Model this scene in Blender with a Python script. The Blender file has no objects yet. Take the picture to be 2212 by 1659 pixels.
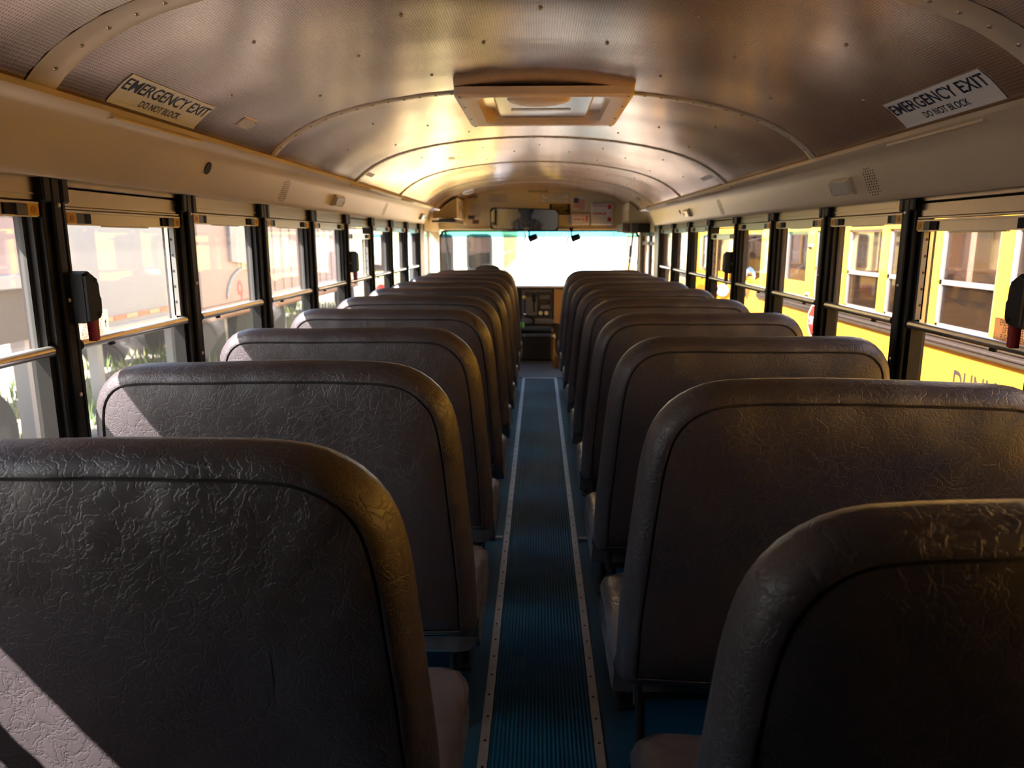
import bpy, math, random
from mathutils import Vector, Matrix
R = math.radians
C = bpy.context.scene.collection
SC = bpy.context.scene

# ------------------------------------------------------------------ camera, sky, sun, exposure
F_PX = 1581.0
PITCH = math.atan(315.5 / F_PX)
YAW = math.atan(58 / F_PX * math.cos(PITCH))
cam_d = bpy.data.cameras.new('camera')
cam = bpy.data.objects.new('camera', cam_d); C.objects.link(cam)
cam.location = (0, 0, 1.5)
cam.rotation_euler = (math.pi / 2 - PITCH, 0, YAW)
cam_d.sensor_width = 36
cam_d.lens = 36 * F_PX / 2212
cam_d.clip_start = 0.02
cam_d.dof.use_dof = True
cam_d.dof.focus_distance = 1.7
cam_d.dof.aperture_fstop = 5.0
SC.camera = cam

SUN_DIR = Vector((1.0, 0.62, -1.42)).normalized()
w = bpy.data.worlds.new('sky'); SC.world = w; w.use_nodes = True
nt = w.node_tree; bg = nt.nodes['Background']
sky = nt.nodes.new('ShaderNodeTexSky'); sky.sky_type = 'NISHITA'; sky.sun_disc = False
sky.sun_elevation = math.asin(-SUN_DIR.z)
sky.sun_rotation = math.atan2(-SUN_DIR.x, -SUN_DIR.y)
sky.air_density = 1.3; sky.dust_density = 2.0
nt.links.new(sky.outputs[0], bg.inputs[0]); bg.inputs[1].default_value = 0.36
sun_d = bpy.data.lights.new('sun', 'SUN'); sun_d.energy = 18.0; sun_d.angle = R(0.53); sun_d.color = (1, 0.94, 0.88)
sun = bpy.data.objects.new('sun', sun_d); C.objects.link(sun)
sun.rotation_euler = SUN_DIR.to_track_quat('-Z', 'Y').to_euler()
sun.location = (-6, -4, 9)

SC.view_settings.view_transform = 'Standard'
SC.view_settings.look = 'None'
SC.view_settings.gamma = 1
SC.view_settings.exposure = 1.5
try: SC.view_settings.use_curve_mapping = False
except Exception: pass
SC.cycles.max_bounces = 8
SC.cycles.diffuse_bounces = 5
SC.cycles.glossy_bounces = 4
SC.cycles.transparent_max_bounces = 24
SC.cycles.sample_clamp_indirect = 6
SC.cycles.caustics_reflective = False
SC.cycles.caustics_refractive = False

GZ = -0.85          # ground level
Q = 0.95            # seat rows: bench size relative to its drawn size
FZ = 1.5 - 1.5 * Q  # floor height
WX = 1.2            # half width between the side walls

# ------------------------------------------------------------------ materials
def mat(name, col, rough=.5, metal=0, spec=.5, var=0.0, vscale=6, bump=0, bscale=60, bdist=.002, stretch=None, emit=None):
    m = bpy.data.materials.new(name); m.use_nodes = True
    t = m.node_tree; b = t.nodes['Principled BSDF']
    b.inputs['Base Color'].default_value = (*col, 1)
    b.inputs['Roughness'].default_value = rough
    b.inputs['Metallic'].default_value = metal
    b.inputs['Specular IOR Level'].default_value = spec
    tc = t.nodes.new('ShaderNodeTexCoord'); src = tc.outputs['Object']
    if stretch:
        mp = t.nodes.new('ShaderNodeMapping'); mp.inputs['Scale'].default_value = stretch
        t.links.new(src, mp.inputs[0]); src = mp.outputs[0]
    if var:
        n = t.nodes.new('ShaderNodeTexNoise'); n.inputs['Scale'].default_value = vscale; n.inputs['Detail'].default_value = 5
        t.links.new(src, n.inputs['Vector'])
        r = t.nodes.new('ShaderNodeMix'); r.data_type = 'RGBA'
        r.inputs[6].default_value = (*[max(0, c * (1 - var)) for c in col], 1)
        r.inputs[7].default_value = (*[min(1, c * (1 + var)) for c in col], 1)
        t.links.new(n.outputs['Fac'], r.inputs[0]); t.links.new(r.outputs[2], b.inputs['Base Color'])
    if bump:
        n = t.nodes.new('ShaderNodeTexNoise'); n.inputs['Scale'].default_value = bscale; n.inputs['Detail'].default_value = 4
        t.links.new(src, n.inputs['Vector'])
        bp = t.nodes.new('ShaderNodeBump'); bp.inputs['Strength'].default_value = bump; bp.inputs['Distance'].default_value = bdist
        t.links.new(n.outputs['Fac'], bp.inputs['Height']); t.links.new(bp.outputs[0], b.inputs['Normal'])
    if emit:
        b.inputs['Emission Color'].default_value = (*emit[0], 1); b.inputs['Emission Strength'].default_value = emit[1]
    return m

def vinyl(name, col, rough=.42, sc=1.0, k=1.0):
    m = mat(name, col, rough, var=.12, vscale=5); t = m.node_tree; b = t.nodes['Principled BSDF']
    tc = t.nodes.new('ShaderNodeTexCoord')
    n = t.nodes.new('ShaderNodeTexNoise'); n.inputs['Scale'].default_value = 22 * sc; n.inputs['Detail'].default_value = 6
    t.links.new(tc.outputs['Object'], n.inputs['Vector'])
    mx = t.nodes.new('ShaderNodeMix'); mx.data_type = 'VECTOR'; mx.inputs[0].default_value = .09
    t.links.new(tc.outputs['Object'], mx.inputs[4]); t.links.new(n.outputs['Color'], mx.inputs[5])
    h = []
    for s, wd in ((16, .05), (38, .07)):
        v = t.nodes.new('ShaderNodeTexVoronoi'); v.feature = 'DISTANCE_TO_EDGE'; v.inputs['Scale'].default_value = s * sc
        t.links.new(mx.outputs[1], v.inputs['Vector'])
        mr = t.nodes.new('ShaderNodeMapRange'); mr.inputs[1].default_value = 0; mr.inputs[2].default_value = wd
        t.links.new(v.outputs['Distance'], mr.inputs[0]); h.append(mr.outputs[0])
    # creases are patchy: mask by a large noise
    msk = t.nodes.new('ShaderNodeTexNoise'); msk.inputs['Scale'].default_value = 3.2; msk.inputs['Detail'].default_value = 2
    t.links.new(tc.outputs['Object'], msk.inputs['Vector'])
    mm = t.nodes.new('ShaderNodeMath'); mm.operation = 'ADD'
    t.links.new(h[0], mm.inputs[0]); t.links.new(h[1], mm.inputs[1])
    ml = t.nodes.new('ShaderNodeMath'); ml.operation = 'MULTIPLY'
    t.links.new(mm.outputs[0], ml.inputs[0]); t.links.new(msk.outputs['Fac'], ml.inputs[1])
    fn = t.nodes.new('ShaderNodeTexNoise'); fn.inputs['Scale'].default_value = 420; fn.inputs['Detail'].default_value = 2
    t.links.new(tc.outputs['Object'], fn.inputs['Vector'])
    ad = t.nodes.new('ShaderNodeMath'); ad.operation = 'MULTIPLY_ADD'; ad.inputs[1].default_value = .25
    t.links.new(fn.outputs['Fac'], ad.inputs[0]); t.links.new(ml.outputs[0], ad.inputs[2])
    bp = t.nodes.new('ShaderNodeBump'); bp.inputs['Strength'].default_value = .55 * k; bp.inputs['Distance'].default_value = .0016
    t.links.new(ad.outputs[0], bp.inputs['Height'])
    # slack folds of the cover
    f = t.nodes.new('ShaderNodeTexNoise'); f.inputs['Scale'].default_value = 4.5; f.inputs['Detail'].default_value = 2; f.inputs['Distortion'].default_value = .6
    t.links.new(tc.outputs['Object'], f.inputs['Vector'])
    b2 = t.nodes.new('ShaderNodeBump'); b2.inputs['Strength'].default_value = .35; b2.inputs['Distance'].default_value = .02
    t.links.new(f.outputs['Fac'], b2.inputs['Height']); t.links.new(b2.outputs[0], bp.inputs['Normal'])
    t.links.new(bp.outputs[0], b.inputs['Normal'])
    return m

def glass(name, tint=(.96, .98, .97), haze=.0, hazecol=(.8, .75, .7), ior=1.5):
    m = bpy.data.materials.new(name); m.use_nodes = True; t = m.node_tree
    t.nodes.remove(t.nodes['Principled BSDF']); out = t.nodes['Material Output']
    tr = t.nodes.new('ShaderNodeBsdfTransparent'); tr.inputs[0].default_value = (*tint, 1)
    gl = t.nodes.new('ShaderNodeBsdfGlossy'); gl.inputs['Roughness'].default_value = .01; gl.inputs['Color'].default_value = (1, 1, 1, 1)
    lw = t.nodes.new('ShaderNodeLayerWeight'); lw.inputs[0].default_value = .5      # Schlick reflectance, the same from both faces
    pw = t.nodes.new('ShaderNodeMath'); pw.operation = 'POWER'; pw.inputs[1].default_value = 5; t.links.new(lw.outputs['Facing'], pw.inputs[0])
    fr = t.nodes.new('ShaderNodeMath'); fr.operation = 'MULTIPLY_ADD'; fr.inputs[1].default_value = .96; fr.inputs[2].default_value = .04
    t.links.new(pw.outputs[0], fr.inputs[0])
    mx = t.nodes.new('ShaderNodeMixShader')
    t.links.new(fr.outputs[0], mx.inputs[0]); t.links.new(tr.outputs[0], mx.inputs[1]); t.links.new(gl.outputs[0], mx.inputs[2])
    last = mx
    if haze:   # dust film on the pane
        d = t.nodes.new('ShaderNodeBsdfTranslucent'); d.inputs[0].default_value = (*hazecol, 1)
        d2 = t.nodes.new('ShaderNodeBsdfDiffuse'); d2.inputs[0].default_value = (*hazecol, 1)
        ms = t.nodes.new('ShaderNodeMixShader'); ms.inputs[0].default_value = .5
        t.links.new(d.outputs[0], ms.inputs[1]); t.links.new(d2.outputs[0], ms.inputs[2])
        tc = t.nodes.new('ShaderNodeTexCoord')
        n = t.nodes.new('ShaderNodeTexNoise'); n.inputs['Scale'].default_value = 2.5; n.inputs['Detail'].default_value = 7; n.inputs['Roughness'].default_value = .65
        t.links.new(tc.outputs['Object'], n.inputs['Vector'])
        mr = t.nodes.new('ShaderNodeMapRange'); mr.inputs[3].default_value = haze * .4; mr.inputs[4].default_value = haze * 1.6
        t.links.new(n.outputs['Fac'], mr.inputs[0])
        m2 = t.nodes.new('ShaderNodeMixShader'); t.links.new(mr.outputs[0], m2.inputs[0])
        t.links.new(mx.outputs[0], m2.inputs[1]); t.links.new(ms.outputs[0], m2.inputs[2]); last = m2
    t.links.new(last.outputs[0], out.inputs[0])
    return m

def film(name, col):
    m = bpy.data.materials.new(name); m.use_nodes = True; t = m.node_tree
    t.nodes.remove(t.nodes['Principled BSDF']); d = t.nodes.new('ShaderNodeBsdfDiffuse'); q = t.nodes.new('ShaderNodeBsdfTranslucent'); x = t.nodes.new('ShaderNodeMixShader')
    d.inputs[0].default_value = (*col, 1); q.inputs[0].default_value = (*col, 1); x.inputs[0].default_value = .55
    t.links.new(d.outputs[0], x.inputs[1]); t.links.new(q.outputs[0], x.inputs[2]); t.links.new(x.outputs[0], t.nodes['Material Output'].inputs[0])
    return m

def ceiling_mat():
    m = mat('painted perforated steel', (.90, .70, .53), .22, .90, var=.06, vscale=3, stretch=(1, 6, 1)); t = m.node_tree; b = t.nodes['Principled BSDF']
    src = b.inputs['Base Color'].links[0].from_socket
    tc = t.nodes.new('ShaderNodeTexCoord'); sx = t.nodes.new('ShaderNodeSeparateXYZ'); t.links.new(tc.outputs['Object'], sx.inputs[0])
    def M(op, a, bb=None):
        n = t.nodes.new('ShaderNodeMath'); n.operation = op
        for i, v in enumerate((a, bb)):
            if v is None: continue
            if isinstance(v, (int, float)): n.inputs[i].default_value = v
            else: t.links.new(v, n.inputs[i])
        return n.outputs[0]
    k = math.pi / .0072
    s = M('ABSOLUTE', M('MULTIPLY', M('SINE', M('MULTIPLY', sx.outputs[0], k)), M('SINE', M('MULTIPLY', sx.outputs[1], k))))
    hole = M('GREATER_THAN', s, .62)
    mask = M('LESS_THAN', sx.outputs[1], 3.0)
    hole = M('MULTIPLY', hole, mask)
    mx = t.nodes.new('ShaderNodeMix'); mx.data_type = 'RGBA'; t.links.new(M('MULTIPLY', hole, .5), mx.inputs[0])
    t.links.new(src, mx.inputs[6]); mx.inputs[7].default_value = (.10, .08, .06, 1)
    t.links.new(mx.outputs[2], b.inputs['Base Color'])
    # brushed grain across the bus and oil-canning of the sheets
    mp = t.nodes.new('ShaderNodeMapping'); mp.inputs['Scale'].default_value = (2, 160, 2); t.links.new(tc.outputs['Object'], mp.inputs[0])
    n = t.nodes.new('ShaderNodeTexNoise'); n.inputs['Scale'].default_value = 2; t.links.new(mp.outputs[0], n.inputs['Vector'])
    bp = t.nodes.new('ShaderNodeBump'); bp.inputs['Strength'].default_value = .12; bp.inputs['Distance'].default_value = .002; t.links.new(n.outputs['Fac'], bp.inputs['Height'])
    n2 = t.nodes.new('ShaderNodeTexNoise'); n2.inputs['Scale'].default_value = 1.6; n2.inputs['Detail'].default_value = 1; t.links.new(tc.outputs['Object'], n2.inputs['Vector'])
    b2 = t.nodes.new('ShaderNodeBump'); b2.inputs['Strength'].default_value = .5; b2.inputs['Distance'].default_value = .03; t.links.new(n2.outputs['Fac'], b2.inputs['Height'])
    t.links.new(b2.outputs[0], bp.inputs['Normal']); t.links.new(bp.outputs[0], b.inputs['Normal'])
    return m

def runner_mat():
    m = mat('ribbed blue rubber', (.007, .085, .17), .40, spec=.3, var=.5, vscale=9); t = m.node_tree; b = t.nodes['Principled BSDF']
    tc = t.nodes.new('ShaderNodeTexCoord')
    wv = t.nodes.new('ShaderNodeTexWave'); wv.wave_type = 'BANDS'; wv.bands_direction = 'X'; wv.inputs['Scale'].default_value = 26
    wv.inputs['Distortion'].default_value = 0
    t.links.new(tc.outputs['Object'], wv.inputs['Vector'])
    bp = t.nodes.new('ShaderNodeBump'); bp.inputs['Strength'].default_value = .8; bp.inputs['Distance'].default_value = .004
    t.links.new(wv.outputs['Fac'], bp.inputs['Height']); t.links.new(bp.outputs[0], b.inputs['Normal'])
    return m

M_ = dict(
    back=vinyl('brown grey vinyl', (.062, .050, .056)),
    cush=vinyl('grey vinyl seat cover', (.15, .135, .14), .25, k=.7),
    thread=mat('dark thread', (.02, .018, .018), .8),
    ceil=ceiling_mat(),
    bow=mat('beige enamel trim', (.80, .68, .53), .33, .35, var=.05),
    cove=mat('beige painted panel', (.74, .60, .42), .38, .12, var=.05, vscale=4),
    cap=mat('beige front panel', (.90, .77, .50), .5, 0, var=.05, vscale=4),
    alu=mat('aluminium', (.46, .42, .36), .25, 1.0, var=.08, vscale=14, stretch=(1, .2, 6)),
    bar=mat('worn aluminium tube', (.66, .64, .60), .28, .9, var=.1, vscale=20),
    post=mat('black window post', (.007, .0055, .005), .5, 0, spec=.25, var=.2, vscale=10),
    black=mat('black plastic', (.005, .005, .006), .6, spec=.3, bump=.3, bscale=300),
    blackm=mat('black matt', (.008, .008, .009), .75),
    rubber=mat('black rubber seal', (.015, .015, .015), .7),
    yellowp=mat('yellow latch plastic', (.95, .50, .04), .4),
    amberd=mat('dark amber dimple', (.70, .30, .03), .5),
    greyp=mat('grey plastic', (.10, .105, .115), .45),
    red=mat('red lever plastic', (.35, .008, .015), .4),
    screw=mat('screw metal', (.55, .50, .42), .3, .9),
    rivet=mat('painted rivet', (.38, .32, .24), .35, .5),
    wall=mat('grey painted wall panel', (.24, .225, .21), .45, .2, var=.08),
    floor=mat('blue rubber floor', (.007, .062, .120), .45, spec=.3, var=.4, vscale=7, bump=.3, bscale=80),
    fmat=mat('dark brown entry floor mat', (.035, .028, .024), .5, var=.3),
    runner=runner_mat(),
    strip=mat('scuffed metal strip', (.42, .40, .40), .42, .75, var=.25, vscale=25),
    frame=mat('dark seat frame steel', (.02, .02, .022), .45, .3),
    glassw=glass('dusty side window glass', (.96, .96, .95), .020, (.85, .72, .66)),
    glassl=glass('tinted lower window glass', (.84, .86, .85), .012, (.7, .65, .6)),
    glassf=glass('windscreen glass', (.90, .97, .97), .02, (.9, .95, 1)),
    glasst=glass('blue shade band glass', (.07, .34, .40), .02, (.3, .8, .9)),
    glassb=glass('dark tinted bus glass', (.42, .36, .34), .02, (.5, .4, .35)),
    mirror=mat('mirror glass', (.50, .68, 1.0), .02, 1),  # blue of the reflected light is put into the glass colour
    white=mat('white sticker', (.88, .86, .83), .5),
    pink=mat('cream sticker', (.80, .66, .52), .5),
    film=film('cream translucent sticker film', (.85, .70, .58)),
    navy=mat('navy sticker ink', (.012, .018, .06), .5),
    ink=mat('dark print', (.05, .04, .035), .6),
    redk=mat('red print', (.62, .03, .04), .5),
    bluef=mat('flag blue', (.03, .04, .16), .5),
    yel=mat('yellow print', (.75, .55, .05), .5),
    orange=mat('orange edge', (.6, .22, .05), .5),
    jamb=mat('dull metal jamb', (.16, .155, .15), .5, .5),
    tan=mat('tan plastic', (.50, .33, .17), .5),
    hatch=mat('beige moulded plastic', (.84, .64, .50), .42, var=.04),
    lens=mat('frosted lamp lens', (.70, .66, .58), .2),
    dash=mat('grey dash plastic', (.16, .18, .23), .45),
    dash2=mat('dark dash plastic', (.04, .045, .06), .5),
    chrome=mat('chrome', (.8, .8, .82), .12, 1),
    knob=mat('yellow brake knob', (.70, .62, .12), .35),
    green=mat('green bottle plastic', (.03, .35, .08), .4),
    sfyel=mat('safety yellow paint', (.75, .38, .02), .4),
    # outside
    bus=mat('school bus yellow paint', (.92, .46, .035), .28, var=.04),
    busd=mat('amber painted steel', (.70, .33, .03), .4),
    busglare=mat('bus yellow with painted glare', (.95, .78, .34), .6),  # school bus yellow paled in the colour to imitate sun overexposure
    busdark=mat('black bus rail paint', (.05, .035, .03), .45),
    brownseat=mat('brown bus seat', (.10, .045, .03), .5),
    inside=mat('bus interior lining', (.30, .22, .17), .6),
    wframe=mat('white window frame', (.24, .225, .225), .35, .3),
    tyre=mat('tyre rubber', (.02, .02, .02), .8),
    trailw=mat('white trailer side', (.27, .26, .28), .5, var=.05, vscale=1.5, stretch=(1, 1, .3)),
    trailp=mat('weathered pale trailer side', (.34, .235, .225), .6, var=.12, vscale=1.2, stretch=(1, 1, .4)),
    trailg=mat('grey trailer rail', (.33, .32, .34), .5, .3),
    rust=mat('rusty brown steel', (.40, .20, .13), .7, var=.35, vscale=3),
    tail=mat('red lamp lens', (.55, .02, .02), .25),
    amber=mat('amber lamp lens', (.80, .22, .02), .25),
    wscr=mat('pale blue windscreen', (.55, .72, .80), .1),
    white2=mat('white vehicle paint', (.85, .86, .88), .35),
    gravel=mat('gravel yard', (.26, .22, .20), .9, var=.35, vscale=14, bump=.6, bscale=30, bdist=.03),
    grass=mat('grass', (.10, .17, .035), .8, var=.5, vscale=20),
    grassy=mat('dry grass', (.30, .30, .10), .8, var=.4, vscale=20),
)

# ------------------------------------------------------------------ mesh builder
class MB:
    def __init__(s): s.v = []; s.f = []; s.m = []; s.cur = 0
    def add(s, vs, fs):
        o = len(s.v); s.v += [tuple(v) for v in vs]
        for f in fs: s.f.append([i + o for i in f]); s.m.append(s.cur)
        return s
    def box(s, x0, x1, y0, y1, z0, z1, bev=0):
        x0, x1 = sorted((x0, x1)); y0, y1 = sorted((y0, y1)); z0, z1 = sorted((z0, z1))
        if bev <= 0:
            vs = [(x, y, z) for x in (x0, x1) for y in (y0, y1) for z in (z0, z1)]
            return s.add(vs, [(0, 1, 3, 2), (4, 6, 7, 5), (0, 4, 5, 1), (2, 3, 7, 6), (0, 2, 6, 4), (1, 5, 7, 3)])
        b = min(bev, (x1 - x0) / 2.01, (y1 - y0) / 2.01, (z1 - z0) / 2.01)
        cx, cy, cz = (x0 + x1) / 2, (y0 + y1) / 2, (z0 + z1) / 2
        hx, hy, hz = (x1 - x0) / 2, (y1 - y0) / 2, (z1 - z0) / 2
        vs = []; idx = {}
        for sx in (-1, 1):
            for sy in (-1, 1):
                for sz in (-1, 1):
                    for a in range(3):
                        p = [sx * (hx - b), sy * (hy - b), sz * (hz - b)]
                        p[a] = (sx * hx, sy * hy, sz * hz)[a]
                        idx[(sx, sy, sz, a)] = len(vs); vs.append((cx + p[0], cy + p[1], cz + p[2]))
        fs = []
        for a in range(3):
            o = [i for i in range(3) if i != a]
            for sg in (-1, 1):
                q = []
                for u, v in ((-1, -1), (1, -1), (1, 1), (-1, 1)):
                    k = [0, 0, 0]; k[a] = sg; k[o[0]] = u; k[o[1]] = v; q.append(idx[(*k, a)])
                fs.append(q)
        for a in range(3):
            o = [i for i in range(3) if i != a]
            for u in (-1, 1):
                for v in (-1, 1):
                    q = []
                    for t_, ax in ((-1, o[0]), (-1, o[1]), (1, o[1]), (1, o[0])):
                        k = [0, 0, 0]; k[a] = t_; k[o[0]] = u; k[o[1]] = v; q.append(idx[(*k, ax)])
                    fs.append(q)
        for sx in (-1, 1):
            for sy in (-1, 1):
                for sz in (-1, 1):
                    fs.append([idx[(sx, sy, sz, a)] for a in range(3)])
        return s.add(vs, fs)
    def tube(s, pts, r, n=10, cap=True, closed=False):
        pts = [Vector(p) for p in pts]; N = len(pts); rs = r if isinstance(r, (list, tuple)) else [r] * N
        rings = []; prev = None
        for i, p in enumerate(pts):
            if closed: d = pts[(i + 1) % N] - pts[i - 1]
            else: d = pts[min(i + 1, N - 1)] - pts[max(i - 1, 0)]
            d.normalize()
            if prev is None:
                a = Vector((0, 0, 1)) if abs(d.z) < .9 else Vector((1, 0, 0)); u = d.cross(a).normalized()
            else:
                u = prev - d * prev.dot(d); u = u.normalized() if u.length > 1e-6 else d.orthogonal().normalized()
            prev = u; v = d.cross(u)
            rings.append([p + (u * math.cos(2 * math.pi * k / n) + v * math.sin(2 * math.pi * k / n)) * rs[i] for k in range(n)])
        vs = [q for rg in rings for q in rg]; fs = []
        for i in range(N if closed else N - 1):
            j = (i + 1) % N
            for k in range(n): fs.append((i * n + k, i * n + (k + 1) % n, j * n + (k + 1) % n, j * n + k))
        if cap and not closed: fs += [tuple(range(n))[::-1], tuple((N - 1) * n + k for k in range(n))]
        return s.add(vs, fs)
    def cyl(s, c, axis, r, h, n=20, r2=None):
        c = Vector(c); a = Vector(axis).normalized()
        return s.tube([c - a * h / 2, c + a * h / 2], [r, r if r2 is None else r2], n)
    def prism(s, poly, fn, a, b):      # poly 2-D, fn(u, v, w) -> point
        n = len(poly); vs = [fn(u, v, a) for u, v in poly] + [fn(u, v, b) for u, v in poly]
        fs = [tuple(range(n))[::-1], tuple(range(n, 2 * n))] + [(i, (i + 1) % n, n + (i + 1) % n, n + i) for i in range(n)]
        return s.add(vs, fs)
    def sweep(s, prof, fn, ts, close=False):     # open profile swept through parameters
        n = len(prof); vs = [fn(u, v, t_) for t_ in ts for u, v in prof]; fs = []
        for i in range(len(ts) - 1):
            for k in range(n if close else n - 1): fs.append((i * n + k, i * n + (k + 1) % n, (i + 1) * n + (k + 1) % n, (i + 1) * n + k))
        return s.add(vs, fs)
    def dome(s, c, axis, r, h, n=8, m=3):
        c = Vector(c); a = Vector(axis).normalized(); u = a.orthogonal().normalized(); v = a.cross(u); vs = []; fs = []
        for j in range(m):
            t_ = j / m * math.pi / 2
            for k in range(n):
                q = 2 * math.pi * k / n; vs.append(c + a * h * math.sin(t_) + (u * math.cos(q) + v * math.sin(q)) * r * math.cos(t_))
        vs.append(c + a * h)
        for j in range(m - 1):
            for k in range(n): fs.append((j * n + k, j * n + (k + 1) % n, (j + 1) * n + (k + 1) % n, (j + 1) * n + k))
        for k in range(n): fs.append(((m - 1) * n + k, (m - 1) * n + (k + 1) % n, m * n))
        return s.add(vs, fs)
    def build(s, name, mats, parent=None, smooth=False, org=None, label=None):
        me = bpy.data.meshes.new(name)
        o3 = org if org is not None else (parent['_o'] if parent is not None and '_o' in parent else (0, 0, 0))
        me.from_pydata([(x - o3[0], y - o3[1], z - o3[2]) for x, y, z in s.v], [], s.f)
        for m in (mats if isinstance(mats, (list, tuple)) else [mats]): me.materials.append(m)
        me.polygons.foreach_set('material_index', s.m)
        me.validate(); me.update()
        import bmesh
        bm = bmesh.new(); bm.from_mesh(me); bmesh.ops.recalc_face_normals(bm, faces=bm.faces); bm.to_mesh(me); bm.free()
        if smooth:
            me.polygons.foreach_set('use_smooth', [True] * len(me.polygons))
            try: me.set_sharp_from_angle(angle=R(40))
            except Exception: pass
        o = bpy.data.objects.new(name, me); C.objects.link(o)
        if parent is not None:
            o.parent = parent
            if '_o' in parent: o['_o'] = tuple(parent['_o'])
            if parent.type == 'MESH' or parent.get('_p'): o['_p'] = 1
        else:
            o.location = o3; o['_o'] = tuple(o3)
        if label: o['label'] = label
        return o

def tag(o, label=None, cat=None, group=None, kind=None):
    if label: o['label'] = label
    if cat: o['category'] = cat
    if group: o['group'] = group
    if kind: o['kind'] = kind
    return o
def thing(name, org, label, cat, group=None, kind=None):
    o = bpy.data.objects.new(name, None); C.objects.link(o); o.location = org; o['_o'] = tuple(org); o.empty_display_size = .1
    return tag(o, label, cat, group, kind)
def copy_tree(o, parent=None):
    c = o.copy(); C.objects.link(c)
    if parent is not None: c.parent = parent
    for ch in list(o.children): copy_tree(ch, c)
    return c

_tx = {}
def text(s, name, txt, size, mt, parent, origin, xd, yd, sx=1.0, al='CENTER', off=.0008, bold=0.0):
    """lettering as a mesh, baseline at origin, lying in the plane xd, yd"""
    cu = bpy.data.curves.new(name, 'FONT'); cu.body = txt; cu.size = 1; cu.align_x = al; cu.offset = bold; cu.resolution_u = 3
    ob = bpy.data.objects.new(name, cu); C.objects.link(ob)
    dg = bpy.context.evaluated_depsgraph_get(); me = bpy.data.meshes.new_from_object(ob.evaluated_get(dg))
    bpy.data.objects.remove(ob)
    xd = Vector(xd).normalized(); yd = Vector(yd).normalized(); nd = xd.cross(yd); og = Vector(origin)
    o3 = Vector(parent['_o']) if parent is not None and '_o' in parent else Vector((0, 0, 0))
    for v in me.vertices: v.co = og + xd * v.co.x * size * sx + yd * v.co.y * size + nd * off - o3
    me.materials.clear(); me.materials.append(mt)
    o = bpy.data.objects.new(name, me); C.objects.link(o); o.parent = parent
    return o
def T(*a, **k): return text(None, *a, **k)

# ------------------------------------------------------------------ shell of the bus
Y0, YF, YW = -.75, 7.50, 9.05           # back wall, end of window posts, windscreen
def sh(x, z): return z - .008 * x       # the roof sits a hair lower on the door side
PROF = [(0, 2.078), (.15, 2.075), (.30, 2.066), (.45, 2.052), (.60, 2.030), (.72, 2.006), (.82, 1.978), (.90, 1.948), (.97, 1.912), (1.03, 1.872), (1.075, 1.832), (1.10, 1.800)]
def pz(x):
    x = abs(x)
    for (a, b), (c, d) in zip(PROF, PROF[1:]):
        if x <= c: return b + (d - b) * (x - a) / (c - a)
    return PROF[-1][1]
full = [(-x, z) for x, z in PROF[::-1]] + PROF[1:]
m = MB(); m.sweep(full, lambda u, v, t_: (u, t_, sh(u, v)), [Y0 + (YW + .02 - Y0) * i / 10 for i in range(11)])
ceiling = m.build('ceiling', M_['ceil'], smooth=True); tag(ceiling, 'curved beige metal bus ceiling of riveted perforated panels', 'ceiling', kind='structure')
# roof bows
def pn(x):
    e = .01; dz = (pz(x + e) - pz(x - e)) / (2 * e); n = Vector((dz, 0, -1)).normalized(); return n
BOWS = [.24, 1.65, 3.06, 4.46, 5.86, 7.27, 7.95]
for by in BOWS:
    b = MB(); wd = .05 if by < 3 else .028
    def fb(u, v, t_):
        n = pn(u); return (u + n.x * v, by + t_ * wd, sh(u, pz(u)) + n.z * v)
    xs = [-1.095 + 2.19 * i / 60 for i in range(61)]
    ring = [(-1, .0005), (-.85, .004), (.85, .004), (1, .0005)]
    vs = []; fs = []
    for x in xs:
        for t_, h in ring: vs.append(fb(x, h, t_))
    for i in range(60):
        for k in range(3): fs.append((i * 4 + k, i * 4 + k + 1, (i + 1) * 4 + k + 1, (i + 1) * 4 + k))
    b.add(vs, fs); b.cur = 1
    nr = 34
    for i in range(nr):
        x = -1.05 + 2.1 * i / (nr - 1); n = pn(x)
        b.dome(fb(x, .004, 0), n, .0065, .0035, 8, 2)
    b.build('roof_bow', [M_['bow'], M_['rivet']], ceiling, smooth=True)
# rivets between the bows
rv = MB(); random.seed(4)
for a, c in zip(BOWS[:-2], BOWS[1:-1]):
    for f_, xs in ((.5, (-.95, -.55, -.17, .20, .58, .97)), (.27, (-.75, -.36, .0, .40, .78)), (.76, (-.78, -.38, .42, .80))):
        y = a + (c - a) * f_
        for x in xs:
            if 2.85 < y < 3.85 and abs(x) < .5: continue
            n = pn(x); rv.dome((x, y, sh(x, pz(x))), n, .0065, .004, 8, 2)
rv.build('rivets', M_['rivet'], ceiling, smooth=True)

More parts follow.
